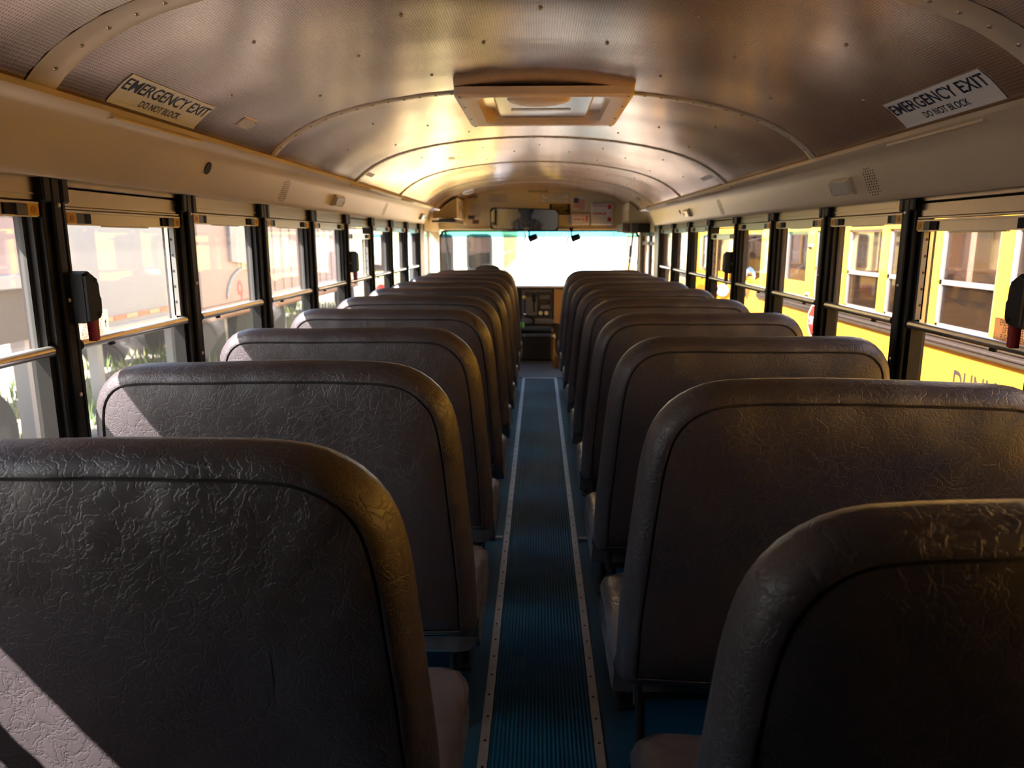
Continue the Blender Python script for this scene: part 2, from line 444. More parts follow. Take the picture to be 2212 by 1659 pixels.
# coves along both sides
for s, nm in ((-1, 'left'), (1, 'right')):
    c = MB()
    prof = [(1.10, 1.812), (1.078, 1.815), (1.072, 1.800), (1.082, 1.789), (1.098, 1.785), (1.112, 1.775), (1.125, 1.745), (1.150, 1.69), (1.166, 1.653), (1.172, 1.640), (1.178, 1.634), (1.30, 1.632)]
    c.sweep(prof, lambda u, v, t_: (s * u, t_, sh(s * u, v)), [Y0 + (7.62 - Y0) * i / 12 for i in range(13)])
    o = c.build('trim_' + nm, M_['cove'], smooth=True)
    tag(o, f'beige cove panel with rail running above the {nm} hand windows', 'cove', kind='structure')
    e = MB()   # closed end of the cove
    pl = [(1.072, 1.815)] + prof[2:-1] + [(1.22, 1.634), (1.22, 1.82)]
    e.prism([(u, v) for u, v in pl], lambda u, v, t_: (s * u, t_, sh(s * u, v)), 7.60, 7.635)
    e.build('end_cap', M_['cove'], o)
    j = MB()   # joint plates on the rail
    for y in (1.9, 4.3, 5.9):
        j.box(s * 1.071, s * 1.10, y, y + .5, sh(s * 1.08, 1.786), sh(s * 1.08, 1.792))
    j.build('joint_plate', M_['cove'], o)
    # unseen outer skin, added to stop sun leaks and set the window shadow edge
    k = MB(); k.box(s * 1.29, s * 1.31, Y0, YW, 1.562, 1.90); k.prism([(.945, 1.938), (1.31, 1.925), (1.31, 1.88), (1.062, 1.880)], lambda u, v, t_: (s * u, t_, v), Y0, YW)
    k.build('sun_block_skin', M_['bus'], o)

# floor
f = MB(); f.box(-1.3, 1.3, Y0, YW + .5, -.08, FZ); floor = f.build('floor', M_['floor']); tag(floor, 'dark blue rubber bus floor under the seats', 'floor', kind='structure')
f = MB(); f.box(-.165 * Q, .186 * Q, Y0 + .05, 7.77 * Q, FZ, FZ + .005); o = f.build('floor_runner', M_['runner']); tag(o, 'ribbed blue rubber runner down the middle of the aisle', 'floor runner')
f = MB(); f.box(-1.18, 1.18, 7.84 * Q, 8.98, FZ, FZ + .006); o = f.build('entry_floor_mat', M_['fmat']); tag(o, 'dark brown rubber mat on the floor ahead of the seats', 'floor mat')
def strip(nm, x0, x1, y0, y1, lab, horiz=False):
    x0, x1, y0, y1 = x0 * Q, x1 * Q, max(y0 * Q, Y0 + .03), y1 * Q; z0 = FZ
    q = MB(); q.box(x0, x1, y0, y1, z0, z0 + .0085, .001); q.cur = 1
    if not horiz:
        y = y0 + .04
        while y < y1:
            q.dome(((x0 + x1) / 2 + random.uniform(-.002, .002), y, z0 + .0085), (0, 0, 1), .0045, .0022, 8, 2); y += .108
    o = q.build(nm, [M_['strip'], M_['blackm']]); tag(o, lab, 'floor strip', kind='structure')
strip('trim_1', -.168, -.138, Y0 + .05, 7.79, 'screwed metal edging strip on the left edge of the aisle runner')
strip('trim_2', .177, .206, Y0 + .05, 7.79, 'screwed metal edging strip on the right edge of the aisle runner')
strip('trim_3', -.168, .206, 7.79, 7.83, 'metal strip across the front end of the aisle runner', True)
strip('trim_4', -.32, -.175, 3.49, 3.51, 'short cross strip on the floor left of the aisle runner', True)
strip('trim_5', .21, .36, 3.49, 3.51, 'short cross strip on the floor right of the aisle runner', True)

# side walls with posts
PY = {-1: [1.82 + .704 * k for k in range(-4, 9)], 1: [1.775 + .708 * k for k in range(-4, 9)]}
WALL = {}
for s, nm in ((-1, 'left'), (1, 'right')):
    q = MB(); q.box(s * 1.20, s * 1.30, Y0, 7.70, -.08, .93); q.box(s * 1.17, s * 1.30, Y0, 7.70, .915, .935, .004)
    q.box(s * 1.18, s * 1.20, Y0, 7.70, .0, .12)
    q.box(s * 1.20, s * 1.31, 7.48, 7.72, .93, 1.66); q.box(s * 1.20, s * 1.30, Y0, PY[s][2] - .03, .93, 1.66)  # rear bays closed with solid panels, added to block light behind the camera
    wl = q.build('wall_' + nm, M_['wall']); tag(wl, f'grey lower side wall of the bus under the {nm} hand windows', 'wall', kind='structure')
    WALL[s] = wl
    for i, y in enumerate(PY[s]):
        if i < 2: continue
        if i == len(PY[s]) - 1: y = 7.47
        zt = sh(s * 1.2, 1.640)
        p = MB(); p.box(s * 1.205, s * 1.262, y - .046, y + .046, .93, zt, .004)      # post body
        p.box(s * 1.190, s * 1.21, y - .016, y + .016, .93, zt, .004)                 # centre ridge
        p.box(s * 1.200, s * 1.21, y - .046, y - .034, .93, zt, .002)
        p.box(s * 1.200, s * 1.21, y + .034, y + .046, .93, zt, .002)
        p.box(s * 1.188, s * 1.215, y - .050, y - .020, 1.585, zt + .002, .005); p.box(s * 1.188, s * 1.215, y + .020, y + .050, 1.585, zt + .002, .005)
        po = p.build('window_post', M_['post'], wl, smooth=False)
        sc = MB()
        for z in (1.58, 1.345, 1.10): sc.dome((s * 1.190, y + .004, z), (-s, 0, 0), .006, .004, 10, 3)
        sc.build('screws', M_['screw'], po, smooth=True)
q = MB(); q.box(-1.3, 1.3, Y0 - .06, Y0, -.08, 2.1); o = q.build('wall_back', M_['wall']); tag(o, 'grey rear wall of the bus behind the camera', 'wall', kind='structure')

# windows: one between each pair of posts
wn = 0
for s in (-1, 1):
    ys = PY[s][:-1] + [7.47]
    for i in range(2, len(ys) - 1):
        a, b = ys[i] + .046, ys[i + 1] - .046
        emer = None
        if i == 4: emer = (1.533 if s < 0 else 1.520)
        if i == 8: emer = 1.492
        wn += 1
        zr = emer if emer else (1.549 if s < 0 else 1.545)      # bottom of latch rail
        zt = sh(s * 1.2, 1.642)
        side = 'left' if s < 0 else 'right'
        root = thing(f'window_{wn}', (s * 1.24, (a + b) / 2, .93), f'split sash bus window, number {i - 3} from the rear post on the {side} side' if i > 3 else (f'split sash bus window on the {side} side just behind the rear latched window' if i == 3 else f'rearmost split sash bus window on the {side} side'), 'window', f'sash windows of the {side} wall', 'structure')
        # black channels at both sides
        fr = MB()
        for y0, y1 in ((a, a + .018), (b - .018, b)):
            fr.box(s * 1.215, s * 1.262, y0, y1, .935, zr + .03)
        fr.box(s * 1.215, s * 1.275, a, b, .935, .955)
        fr.build('frame', M_['post'], root)
        # aluminium header
        h = MB(); zb = zr + .036
        if emer:
            zb = zr + .045
            if i == 8: zb = 1.575
            mid = (zb + zt) / 2 + .01
            h.box(s * 1.208, s * 1.285, a, b, mid + .003, zt, .002); h.box(s * 1.211, s * 1.285, a, b, zb, mid - .001, .002)
            h.box(s * 1.205, s * 1.285, a, b, zb - .006, zb, .001)
        else:
            h.box(s * 1.208, s * 1.285, a, b, zb + .003, zt, .002)
            h.box(s * 1.204, s * 1.285, a, b, zb + .018, zb + .021)
        h.build('header_panel', M_['alu'], root)
        r = MB(); r.box(s * 1.206, s * 1.25, a + .004, b - .004, zr, zr + .004); r.box(s * 1.212, s * 1.265, a + .004, b - .004, zr + .002, zr + .034, .001)
        r.box(s * 1.204, s * 1.25, a + .004, b - .004, zr + .031, zr + .036)
        r.box(s * 1.209, s * 1.22, a + .16, b - .20, zr - .004, zr, .001)
        r.build('sash_rail', M_['alu'], root)
        for y0, y1, k in ((a + .006, a + .046, 1), (b - .046, b - .006, -1)):
            l = MB(); l.box(s * 1.203, s * 1.215, y0, y1, zr + .003, zr + .031, .001); l.cur = 1
            l.cyl((s * 1.2025, (y0 + y1) / 2, zr + .017), (1, 0, 0), .0085, .0015, 16); l.cur = 2
            yy = y1 if k > 0 else y0
            l.box(s * 1.204, s * 1.215, yy, yy + k * .035, zr + .003, zr + .031, .001)
            l.build('latch', [M_['yellowp'], M_['amberd'], M_['greyp']], root)
            l2 = MB(); l2.box(s * 1.208, s * 1.215, yy + k * .035, yy + k * .07, zr + .004, zr + .030); l2.build('latch_slot', M_['blackm'], root)
        # upper pane, stiles, sash bar, lower pane
        st = MB()
        st.box(s * 1.232, s * 1.248, a + .018, a + .030, 1.223, zr + .02); st.box(s * 1.232, s * 1.248, b - .030, b - .018, 1.223, zr + .02)
        st.build('stile', M_['alu'] if emer else M_['rubber'], root)
        g = MB(); g.box(s * 1.2390, s * 1.2410, a + .02, b - .02, 1.225, zr + .02); g.build('upper_pane', M_['glassw'], root)
        t_ = MB(); t_.tube([(s * 1.214, a + .008, 1.223), (s * 1.214, b - .008, 1.223)], .0135, 14); t_.box(s * 1.222, s * 1.256, a + .01, b - .01, 1.211, 1.230)
        t_.build('sash_bar', M_['bar'], root, smooth=True)
        n = MB(); n.box(s * 1.205, s * 1.215, a + .14, a + .165, 1.203, 1.212, .002); n.tube([(s * 1.214, a + .001, 1.223), (s * 1.214, a + .010, 1.223)], .0155, 12); n.tube([(s * 1.214, b - .010, 1.223), (s * 1.214, b - .001, 1.223)], .0155, 12)
        n.build('bar_end', M_['black'], root, smooth=True)
        g = MB(); g.box(s * 1.2500, s * 1.2520, a + .018, b - .018, .955, 1.225); g.build('lower_pane', M_['glassl'], root)
        if emer:
            j = MB(); y = b - .030
            j.box(s * 1.216, s * 1.238, b - .030, b - .014, 1.24, zr, .001); j.cur = 1
            for kk in range(5): j.box(s * 1.224, s * 1.231, b - .0306, b - .0300, 1.283 + kk * .052, 1.291 + kk * .052)
            j.build('side_jamb', [M_['jamb'], M_['blackm']], root)

# ------------------------------------------------------------------ emergency handles and stickers
for s in (-1, 1):
    for i, lab in ((4, 'nearest'), (8, 'farther')):
        y = PY[s][i] + .005
        side = 'left' if s < 0 else 'right'
        r = thing('emergency_window_handle', (s * 1.19, y + .05, 1.28), f'black emergency exit latch box with red lever on the {side} wall, the {lab} one', 'window latch', 'emergency window handles')
        h = MB()
        h.prism([(0, 1.285), (.075, 1.290), (.090, 1.305), (.094, 1.345), (.086, 1.352), (.084, 1.385), (.072, 1.402), (.035, 1.417), (0, 1.410)], lambda u, v, t_: (s * (1.195 - t_), y + .004 + u * .70, v), 0, .040)
        h.prism([(.003, 1.290), (.070, 1.295), (.083, 1.308), (.086, 1.344), (.079, 1.351), (.077, 1.382), (.066, 1.397), (.035, 1.409), (.003, 1.405)], lambda u, v, t_: (s * (1.195 - t_), y + .004 + u * .70, v), .040, .048)
        h.build('housing', M_['black'], r)
        sc = MB(); sc.cyl((s * 1.147, y + .046, 1.392), (1, 0, 0), .006, .003, 10); sc.build('screw_hole', M_['blackm'], r)
        sc = MB(); sc.cyl((s * 1.147, y + .050, 1.304), (1, 0, 0), .006, .003, 10)
        sc.build('screw_hole', M_['blackm'], r)
        l = MB(); l.prism([(.052, 1.30), (.080, 1.31), (.090, 1.30), (.086, 1.236), (.066, 1.233), (.064, 1.285)], lambda u, v, t_: (s * (1.188 - t_), y + .004 + u * .70, v), .004, .026)
        l.build('red_lever', M_['red'], r)
        # sticker on the pane
        ya, yb = y + .095, y + .235
        if s > 0: ya, yb = y + .080, y + .245
        st = thing('exit_sticker', (s * 1.238, (ya + yb) / 2, 1.255), f'cream emergency exit instruction sticker on the {side} window pane by the {lab} handle', 'sticker', 'window exit stickers')
        q = MB(); q.box(s * 1.2372, s * 1.2387, ya, yb, 1.228, 1.300 if s < 0 else 1.290); q.build('backing', M_['film'], st)
        yd = (0, 0, 1); xd = (0, 1, 0) if s < 0 else (0, -1, 0)
        for k, tx in enumerate(('EMERGENCY EXIT', 'LIFT HANDLE', 'PUSH TO OPEN')):
            T('lettering', tx, .023, M_['ink'], st, (s * 1.2367, (ya + yb) / 2 + (-.012 if s < 0 else .0), 1.271 - k * .019), xd, yd, sx=.62)
        if s < 0:
            ar = MB(); yy = yb - .016
            ar.prism([(yy - .0012, 1.250), (yy + .0012, 1.250), (yy + .0012, 1.266), (yy + .0045, 1.263), (yy, 1.272), (yy - .0045, 1.263), (yy - .0012, 1.266)], lambda u, v, t_: (s * t_, u, v), 1.2362, 1.2370)
            ar.build('arrow', M_['ink'], st)

# ------------------------------------------------------------------ bench seats
def outline(xa, xw, zb, zt, n=64):
    """aisle edge xa, window edge xw (signed): closed outline, bottom aisle -> top -> bottom window"""
    d = 1 if xw > xa else -1; P = []
    P += [(xa, zb + .02), (xa + d * .004, zb + .20), (xa + d * .022, zb + .43), (xa + d * .036, zt - .215)]
    cx, cz, r = xa + d * .242, zt - .195, .195
    for k in range(1, 12):
        t_ = k / 12 * math.pi / 2
        P.append((cx - d * r * 1.02 * math.cos(t_) ** .92, cz + r * math.sin(t_) ** .92))
    L = abs(xw - xa)
    P += [(xa + d * .30, zt + .001), (xa + d * .5 * L, zt + .002), (xw - d * .20, zt)]
    r = .15; cx, cz = xw - d * .155, zt - .15
    for k in range(1, 10):
        t_ = math.pi / 2 * (1 - k / 10)
        P.append((cx + d * .15 * math.cos(t_) ** .95, cz + r * math.sin(t_) ** .95))
    P += [(xw - d * .003, zt - .17), (xw, zt - .35), (xw, zb + .25), (xw, zb + .02), (xw - d * .02, zb), (xw - d * .3 * L, zb - .008), (xa + d * .3 * L, zb - .008), (xa + d * .02, zb)]
    # resample the closed loop
    Q = []; tot = 0; seg = []
    for i in range(len(P)):
        a = Vector(P[i]); b = Vector(P[(i + 1) % len(P)]); seg.append((a, b, (b - a).length)); tot += (b - a).length
    st = tot / n; acc = 0; i = 0
    for k in range(n):
        t_ = k * st
        while acc + seg[i][2] < t_: acc += seg[i][2]; i += 1
        Q.append(seg[i][0].lerp(seg[i][1], (t_ - acc) / seg[i][2]))
    for _ in range(1):
        Q = [(Q[k - 1] + Q[k] * 2 + Q[(k + 1) % n]) / 4 for k in range(n)]
    return Q

def backrest(xa, xw, zb, zt, seed, n=112):
    rnd = random.Random(seed)
    Q = outline(xa, xw, zb, zt, n); d = 1 if xw > xa else -1
    lo, hi = sorted((xa + d * .26, xw - d * .26)); zl, zh = zb + .2, zt - .24
    N = []
    for k in range(n):
        t_ = (Q[(k + 1) % n] - Q[k - 1]).normalized(); nn = Vector((-t_.y, t_.x)); cc = Vector((min(max(Q[k].x, lo), hi), min(max(Q[k].y, zl), zh)))
        if nn.dot(cc - Q[k]) < 0: nn = -nn
        N.append(nn)
    CC = [Vector((min(max(q.x, lo), hi), min(max(q.y, zl), zh))) for q in Q]
    w1, w2, w3 = rnd.uniform(0, 6), rnd.uniform(0, 6), rnd.uniform(0, 6)
    def wob(x, z): return .0030 * math.sin(x * 9 + w1) * math.sin(z * 5 + w2) + .0016 * math.sin(x * 31 + z * 17 + w3) + .0012 * math.sin(x * 57 - z * 29 + w1)
    tilt = math.tan(R(5))
    rings = []
    def ring(kind, a, y):
        r_ = []
        for k in range(n):
            if kind == 'i': p = Q[k] + N[k] * a
            else: base = Q[k] + N[k] * .05; p = base.lerp(CC[k], a)
            top = max(0, min(1, (p.y - (zt - .12)) / .12))
            sag = .004 * math.sin(p.x * 6 + w2) * top
            r_.append((p.x, y + wob(p.x, p.y) * (1 if y < 0 else .5) - (p.y - zb) * tilt + .0 , p.y + sag))
        rings.append(r_)
    ring('c', 1, -.066); ring('c', .75, -.066); ring('c', .5, -.065); ring('c', .25, -.062); ring('c', .08, -.056); ring('i', .050, -.0525)
    ring('i', .0475, -.0475); ring('i', .0455, -.0475); ring('i', .043, -.0535); ring('i', .036, -.0530)
    ring('i', .018, -.038); ring('i', .006, -.015); ring('i', 0, .010); ring('i', .002, .030); ring('i', .012, .046); ring('i', .035, .056)
    ring('c', .3, .066); ring('c', .7, .070); ring('c', 1, .070)
    m = MB(); vs = [p for r_ in rings for p in r_]; fs = []
    for i in range(len(rings) - 1):
        for k in range(n): fs.append((i * n + k, i * n + (k + 1) % n, (i + 1) * n + (k + 1) % n, (i + 1) * n + k))
    m.add(vs, fs)
    # caps over the clamped core
    for ri in (0, len(rings) - 1):
        r_ = rings[ri]; y = r_[0][1]
        grid = [(x, z) for x in (lo, hi) for z in (zl, zh)]
        yy = -.066 if ri == 0 else .070
        g = []
        G = 10
        gv = [(lo + (hi - lo) * i / G, yy + wob(lo + (hi - lo) * i / G, zl + (zh - zl) * j / 4) * (1 if ri == 0 else .5) - (zl + (zh - zl) * j / 4 - zb) * tilt, zl + (zh - zl) * j / 4) for i in range(G + 1) for j in range(5)]
        gf = [(i * 5 + j, (i + 1) * 5 + j, (i + 1) * 5 + j + 1, i * 5 + j + 1) for i in range(G) for j in range(4)]
        m.add(gv, gf)
    seam = rings[7]
    return m, [(x, y - .001, z) for x, y, z in seam]

def cushion(xa, xw, z0, z1, y0, y1, seed):
    rnd = random.Random(seed); d = 1 if xw > xa else -1
    P = []
    r = .07
    P += [(xa, y0)]
    for k in range(0, 7):
        t_ = k / 6 * math.pi / 2; P.append((xa + d * (r - r * math.cos(t_)), y1 - r + r * math.sin(t_)))
    P += [(xa + d * .5 * abs(xw - xa), y1 + .004)]
    for k in range(6, -1, -1):
        t_ = k / 6 * math.pi / 2; P.append((xw - d * (r - r * math.cos(t_)), y1 - r + r * math.sin(t_)))
    P += [(xw, y0)]
    # densify
    D = []
    for i in range(len(P)):
        a = Vector(P[i]); b = Vector(P[(i + 1) % len(P)]); k = max(1, int((b - a).length / .035))
        D += [a.lerp(b, j / k) for j in range(k)]
    cx, cy = (xa + xw) / 2, (y0 + y1) / 2
    lv = [(0, z0), (0, z0 + .012), (-.006, (z0 + z1) / 2), (0, z1 - .035), (.008, z1 - .014), (.028, z1 - .002), (.07, z1 + .006)]
    m = MB(); vs = []; n = len(D)
    for ins, z in lv:
        for p in D:
            q = Vector((p.x - math.copysign(min(ins, abs(p.x - cx)), p.x - cx), p.y - math.copysign(min(ins, abs(p.y - cy)), p.y - cy)))
            wr = .0022 * math.sin(p.y * 150 + 3 * math.sin(p.x * 20) + seed) * (1 if z > z1 - .03 else 0)
            vs.append((q.x, q.y, z + wr))
    for q_, sc_ in ((.5, .012), (0, .014)):
        for p in D:
            b = Vector((p.x - math.copysign(min(.07, abs(p.x - cx)), p.x - cx), p.y - math.copysign(min(.07, abs(p.y - cy)), p.y - cy)))
            vs.append((b.x * q_ + cx * (1 - q_), b.y * q_ + cy * (1 - q_), z1 + sc_))
    L = len(lv) + 2; fs = []
    for i in range(L - 1):
        for k in range(n): fs.append((i * n + k, i * n + (k + 1) % n, (i + 1) * n + (k + 1) % n, (i + 1) * n + k))
    fs.append(tuple(range(n)))
    return m.add(vs, fs)

ORD = ['first', 'second', 'third', 'fourth', 'fifth', 'sixth', 'seventh', 'eighth', 'ninth', 'tenth']
NOTE = {(-1, 0): 'sun on its lower corner', (-1, 1): 'broadly sunlit', (1, 0): 'only its corner showing', (1, 1): 'nearly whole back showing'}
YB = {-1: [1.105 + .765 * k for k in range(9)], 1: [.865 + .7965 * k for k in range(9)]}
seatc = {}
for s in (-1, 1):
    xa = -.168 if s < 0 else .205; xw = s * 1.185
    side = 'left' if s < 0 else 'right'
    for k, y in enumerate(YB[s]):
        far = k / 8
        zt = 1.183 - .014 * far; zb = .375
        note = NOTE.get((s, k))
        lab = f'brown vinyl bench seat, {ORD[k]} from the camera on the {side} of the aisle'
        if note: lab = f'{ORD[k]} brown vinyl bench seat on the {side} of the aisle, {note}'
        root = thing('bench_seat', (0, 0, 0), lab, 'bus seat', f'bench seats {side} of the aisle'); root['_o'] = (0, 0, 0)
        # children are built around y = 0 and the root carries the row's position; the base stands below the back
        root.location = (0, (y + .055) * Q, FZ); root.scale = (Q, Q, Q)
        m, seam = backrest(xa, xw, zb, zt, 17 * k + (3 if s > 0 else 0))
        m.build('backrest', M_['back'], root, smooth=True)
        sm = MB(); sm.tube(seam, .0016, 5, closed=True); sm.build('stitched_seam', M_['thread'], root)
        if s not in seatc:
            a = cushion(xa - .002 * s, xw - s * .004, .315, .432, .045, .545, 3).build('seat_cushion', M_['cush'], root, smooth=True)
            fr = MB()
            fr.tube([(xa + s * .05, .06, .30), (xa + s * .05, .50, .30), (xw - s * .05, .50, .30), (xw - s * .05, .06, .30)], .014, 8, closed=True)
            fr.tube([(xa + s * .06, .0, .31), (xa + s * .06, .03, .45), (xa + s * .06, .03, .46)], .012, 8)
            b = fr.build('seat_frame', M_['frame'], root, smooth=True)
            legs = []
            for yy in (.12, .44):
                lg = MB(); lg.tube([(xa + s * .085, yy, .30), (xa + s * .085, yy + (.03 if yy > .3 else -.03), .008)], .014, 8)
                lg.box(xa + s * .06, xa + s * .12, yy - .06 + (.03 if yy > .3 else -.03), yy + .06 + (.03 if yy > .3 else -.03), .0005, .008)
                legs.append(lg.build('leg', M_['frame'], root, smooth=True))
            seatc[s] = [a, b] + legs
        else:
            for o in seatc[s]:
                c = o.copy(); C.objects.link(c); c.parent = root
        if s < 0 and k in (1, 2):   # torn cover hanging below the back
            t_ = MB(); fl = []
            xs = [xa + .006, xa - .02, xa - .06, xa - .12, xa - .20, xa - .30]; zz = [.385, .352, .345, .352, .360, .368]
            for x, z in zip(xs, zz): fl += [(x, -.052, .40), (x, -.046, (z + .40) / 2), (x, -.040, z), (x, -.030, z + .004)]
            t_.add(fl, [(i * 4 + j, i * 4 + j + 1, (i + 1) * 4 + j + 1, (i + 1) * 4 + j) for i in range(len(xs) - 1) for j in range(3)])
            t_.build('torn_cover_flap', M_['cush'], root, smooth=True, label='pale torn flap of the seat cover')
# padded crash barriers in front of the first rows
for s in (-1, 1):
    xa = -.20 if s < 0 else .23; xw = s * 1.16; y = 8.02
    root = thing('crash_barrier', (0, y, 0), f'padded brown barrier panel ahead of the front {"left" if s < 0 else "right"} bench seat', 'barrier', 'padded crash barriers'); root['_o'] = (0, 0, 0)
    root.location = (0, y * Q, FZ); root.scale = (Q, Q, Q)
    m, seam = backrest(xa, xw, .35, 1.165, 90 + s); m.build('padded_panel', M_['back'], root, smooth=True)
    for x in (xa + s * .08, xw - s * .08):
        lg = MB(); lg.tube([(x, 0, .38), (x, 0, .002)], .014, 8); lg.build('leg', M_['frame'], root, smooth=True)

# ------------------------------------------------------------------ ceiling stickers, hatch, small plates
def ceil_frame(x, y):
    n = pn(x); yd = Vector((0, 1, 0)); return Vector((x, y, sh(x, pz(x)))), n, yd
def decal(s, yc, label):
    W, H = .47, .100
    P = [(1.080, pz(1.080))]; L = [0]
    while L[-1] < .12:
        x = P[-1][0] - .002; P.append((x, pz(x))); L.append(L[-1] + math.hypot(.002, P[-1][1] - P[-2][1]))
    def at(t_, off):
        t_ = max(0, min(t_, .119)); i = max(k for k in range(len(L) - 1) if L[k] <= t_); f_ = (t_ - L[i]) / (L[i + 1] - L[i])
        x = P[i][0] + (P[i + 1][0] - P[i][0]) * f_; z = P[i][1] + (P[i + 1][1] - P[i][1]) * f_; n = pn(x)
        return s * (x + n.x * off), sh(s * x, z) + n.z * off
    def mp_(u, v, off): x, z = at(v, off); return (x, yc + (u if s < 0 else -u), z)
    r = thing('exit_decal', mp_(0, 0, 0), label, 'sticker', 'emergency exit ceiling stickers')
    b = MB(); vs = []
    for k in range(9):
        for u in (-W / 2, W / 2): vs += [mp_(u, H * k / 8, .0022), mp_(u, H * k / 8, .0006)]
    fs = []
    for k in range(8):
        o = k * 4; fs += [(o, o + 2, o + 6, o + 4), (o + 1, o + 5, o + 7, o + 3), (o, o + 4, o + 5, o + 1), (o + 2, o + 3, o + 7, o + 6)]
    b.add(vs, fs + [(0, 1, 3, 2), (32, 34, 35, 33)]); b.build('backing', M_['white'], r)
    for tx, size, v0, sx in (('EMERGENCY EXIT', .056, .050, 1.02), ('DO NOT BLOCK', .031, .014, .92)):
        o = T('lettering', tx, size, M_['navy'], None, (0, 0, 0), (1, 0, 0), (0, 1, 0), sx=sx, bold=.012, off=0)
        for v in o.data.vertices: v.co = Vector(mp_(v.co.x, v0 + v.co.y, .0030)) - Vector(r['_o'])
        o.parent = r
decal(-1, 2.12, 'white emergency exit sticker with navy letters above the left windows')
decal(1, 2.06, 'white emergency exit sticker with navy letters above the right windows')

hx, hy = .015, 3.34
r = thing('roof_hatch', (hx, hy, pz(0)), 'beige roof escape hatch with recessed lid in the ceiling', 'roof hatch')
def rrect(hw, hh, rad, n=6):
    P = []
    for cx, cy, a0 in ((hw - rad, hh - rad, 0), (-(hw - rad), hh - rad, 90), (-(hw - rad), -(hh - rad), 180), (hw - rad, -(hh - rad), 270)):
        for k in range(n + 1):
            a = R(a0 + 90 * k / n); P.append((cx + rad * math.cos(a), cy + rad * math.sin(a)))
    return P
def loft(mb, loops):
    n = len(loops[0]); vs = [p for l in loops for p in l]; fs = []
    for i in range(len(loops) - 1):
        for k in range(n): fs.append((i * n + k, i * n + (k + 1) % n, (i + 1) * n + (k + 1) % n, (i + 1) * n + k))
    mb.add(vs, fs); return mb
def lp(hw, hh, rad, z, curve=0): return [(hx + u, hy + v, z - curve * (u * u)) for u, v in rrect(hw, hh, rad)]
fr = MB(); loft(fr, [lp(.345, .395, .02, 2.078, .12), lp(.345, .395, .02, 2.050, .12), lp(.338, .388, .02, 2.044, .12), lp(.30, .35, .05, 2.040, .12), lp(.265, .315, .06, 2.043, .1), lp(.262, .312, .06, 2.052, .1), lp(.258, .308, .055, 2.075, 0)])
fr.build('frame', M_['hatch'], r, smooth=True)
well = MB(); loft(well, [lp(.262, .312, .06, 2.050, .1), lp(.250, .300, .05, 2.20)]); well.build('well', M_['hatch'], r, smooth=True)
lid = MB(); loft(lid, [lp(.250, .300, .05, 2.20), lp(.210, .290, .04, 2.16), lp(.205, .285, .04, 2.062), lp(.195, .275, .03, 2.054)]); lid.add(lp(.195, .275, .03, 2.054), [tuple(range(28))]); lid.build('lid', M_['alu'], r, smooth=True)
kb = MB(); kb.dome((hx - .02, hy - .19, 2.054), (0, 0, -1), .13, .022, 28, 5); kb.build('vent_knob', M_['hatch'], r, smooth=True)
kb = MB(); kb.box(hx - .035, hx - .005, hy - .335, hy - .325, 2.036, 2.04, .001); kb.build('red_tab', M_['red'], r)
sl = MB(); sl.box(hx - .14, hx + .12, hy + .04, hy + .075, 2.051, 2.0545); sl.build('painted_daylight_slit', M_['white2'], r)  # white strip painted in for the bright gap in the lid
for u, v in [(-.325, -.375), (.325, -.375), (-.325, .375), (.325, .375), (-.15, -.375), (0, -.375), (.15, -.375), (-.15, .375), (0, .375), (.15, .375), (-.325, -.15), (-.325, .15), (.325, -.15), (.325, .15)]:
    sc = MB(); sc.dome((hx + u, hy + v, 2.043 - .12 * u * u), (0, 0, -1), .008, .004, 8, 2); sc.build('screw', M_['screw'], r, smooth=True)

def plate(x, y, w, l, mt, nm, lab, cat, th=.003):
    c, n, yd = ceil_frame(x, y); up = n.cross(yd).normalized()
    r = MB(); q = [c + up * a * w / 2 + yd * b * l / 2 for a, b in ((-1, -1), (1, -1), (1, 1), (-1, 1))]
    r.add([p + n * th for p in q] + [p - n * .004 for p in q], [(0, 1, 2, 3), (7, 6, 5, 4), (0, 4, 5, 1), (1, 5, 6, 2), (2, 6, 7, 3), (3, 7, 4, 0)])
    r.cur = 1
    if th > .002:
        for a, b in ((-1, -1), (1, -1), (1, 1), (-1, 1)): r.dome(c + up * a * w * .38 + yd * b * l * .38 + n * th, n, .004, .002, 8, 2)
    o = r.build(nm, [mt, M_['rivet']], org=tuple(c)); tag(o, lab, cat); return o
plate(-1.015, 2.63, .045, .11, M_['bow'], 'cover_plate', 'small screwed beige plate on the ceiling past the left exit sticker', 'plate')
plate(-1.03, 4.55, .06, .26, M_['white'], 'ceiling_sticker', 'small pale sticker on the ceiling above the left cove', 'sticker', .001)
plate(1.03, 4.72, .06, .26, M_['white'], 'ceiling_sticker', 'small pale sticker on the ceiling above the right cove', 'sticker', .001)
plate(1.0, 7.62, .05, .03, M_['greyp'], 'ceiling_clip', 'small dark clip on the ceiling near the front right corner', 'clip')
plate(-.60, 5.2, .04, .12, M_['bow'], 'ceiling_marker', 'small oval marker on the left half of the ceiling', 'marker')

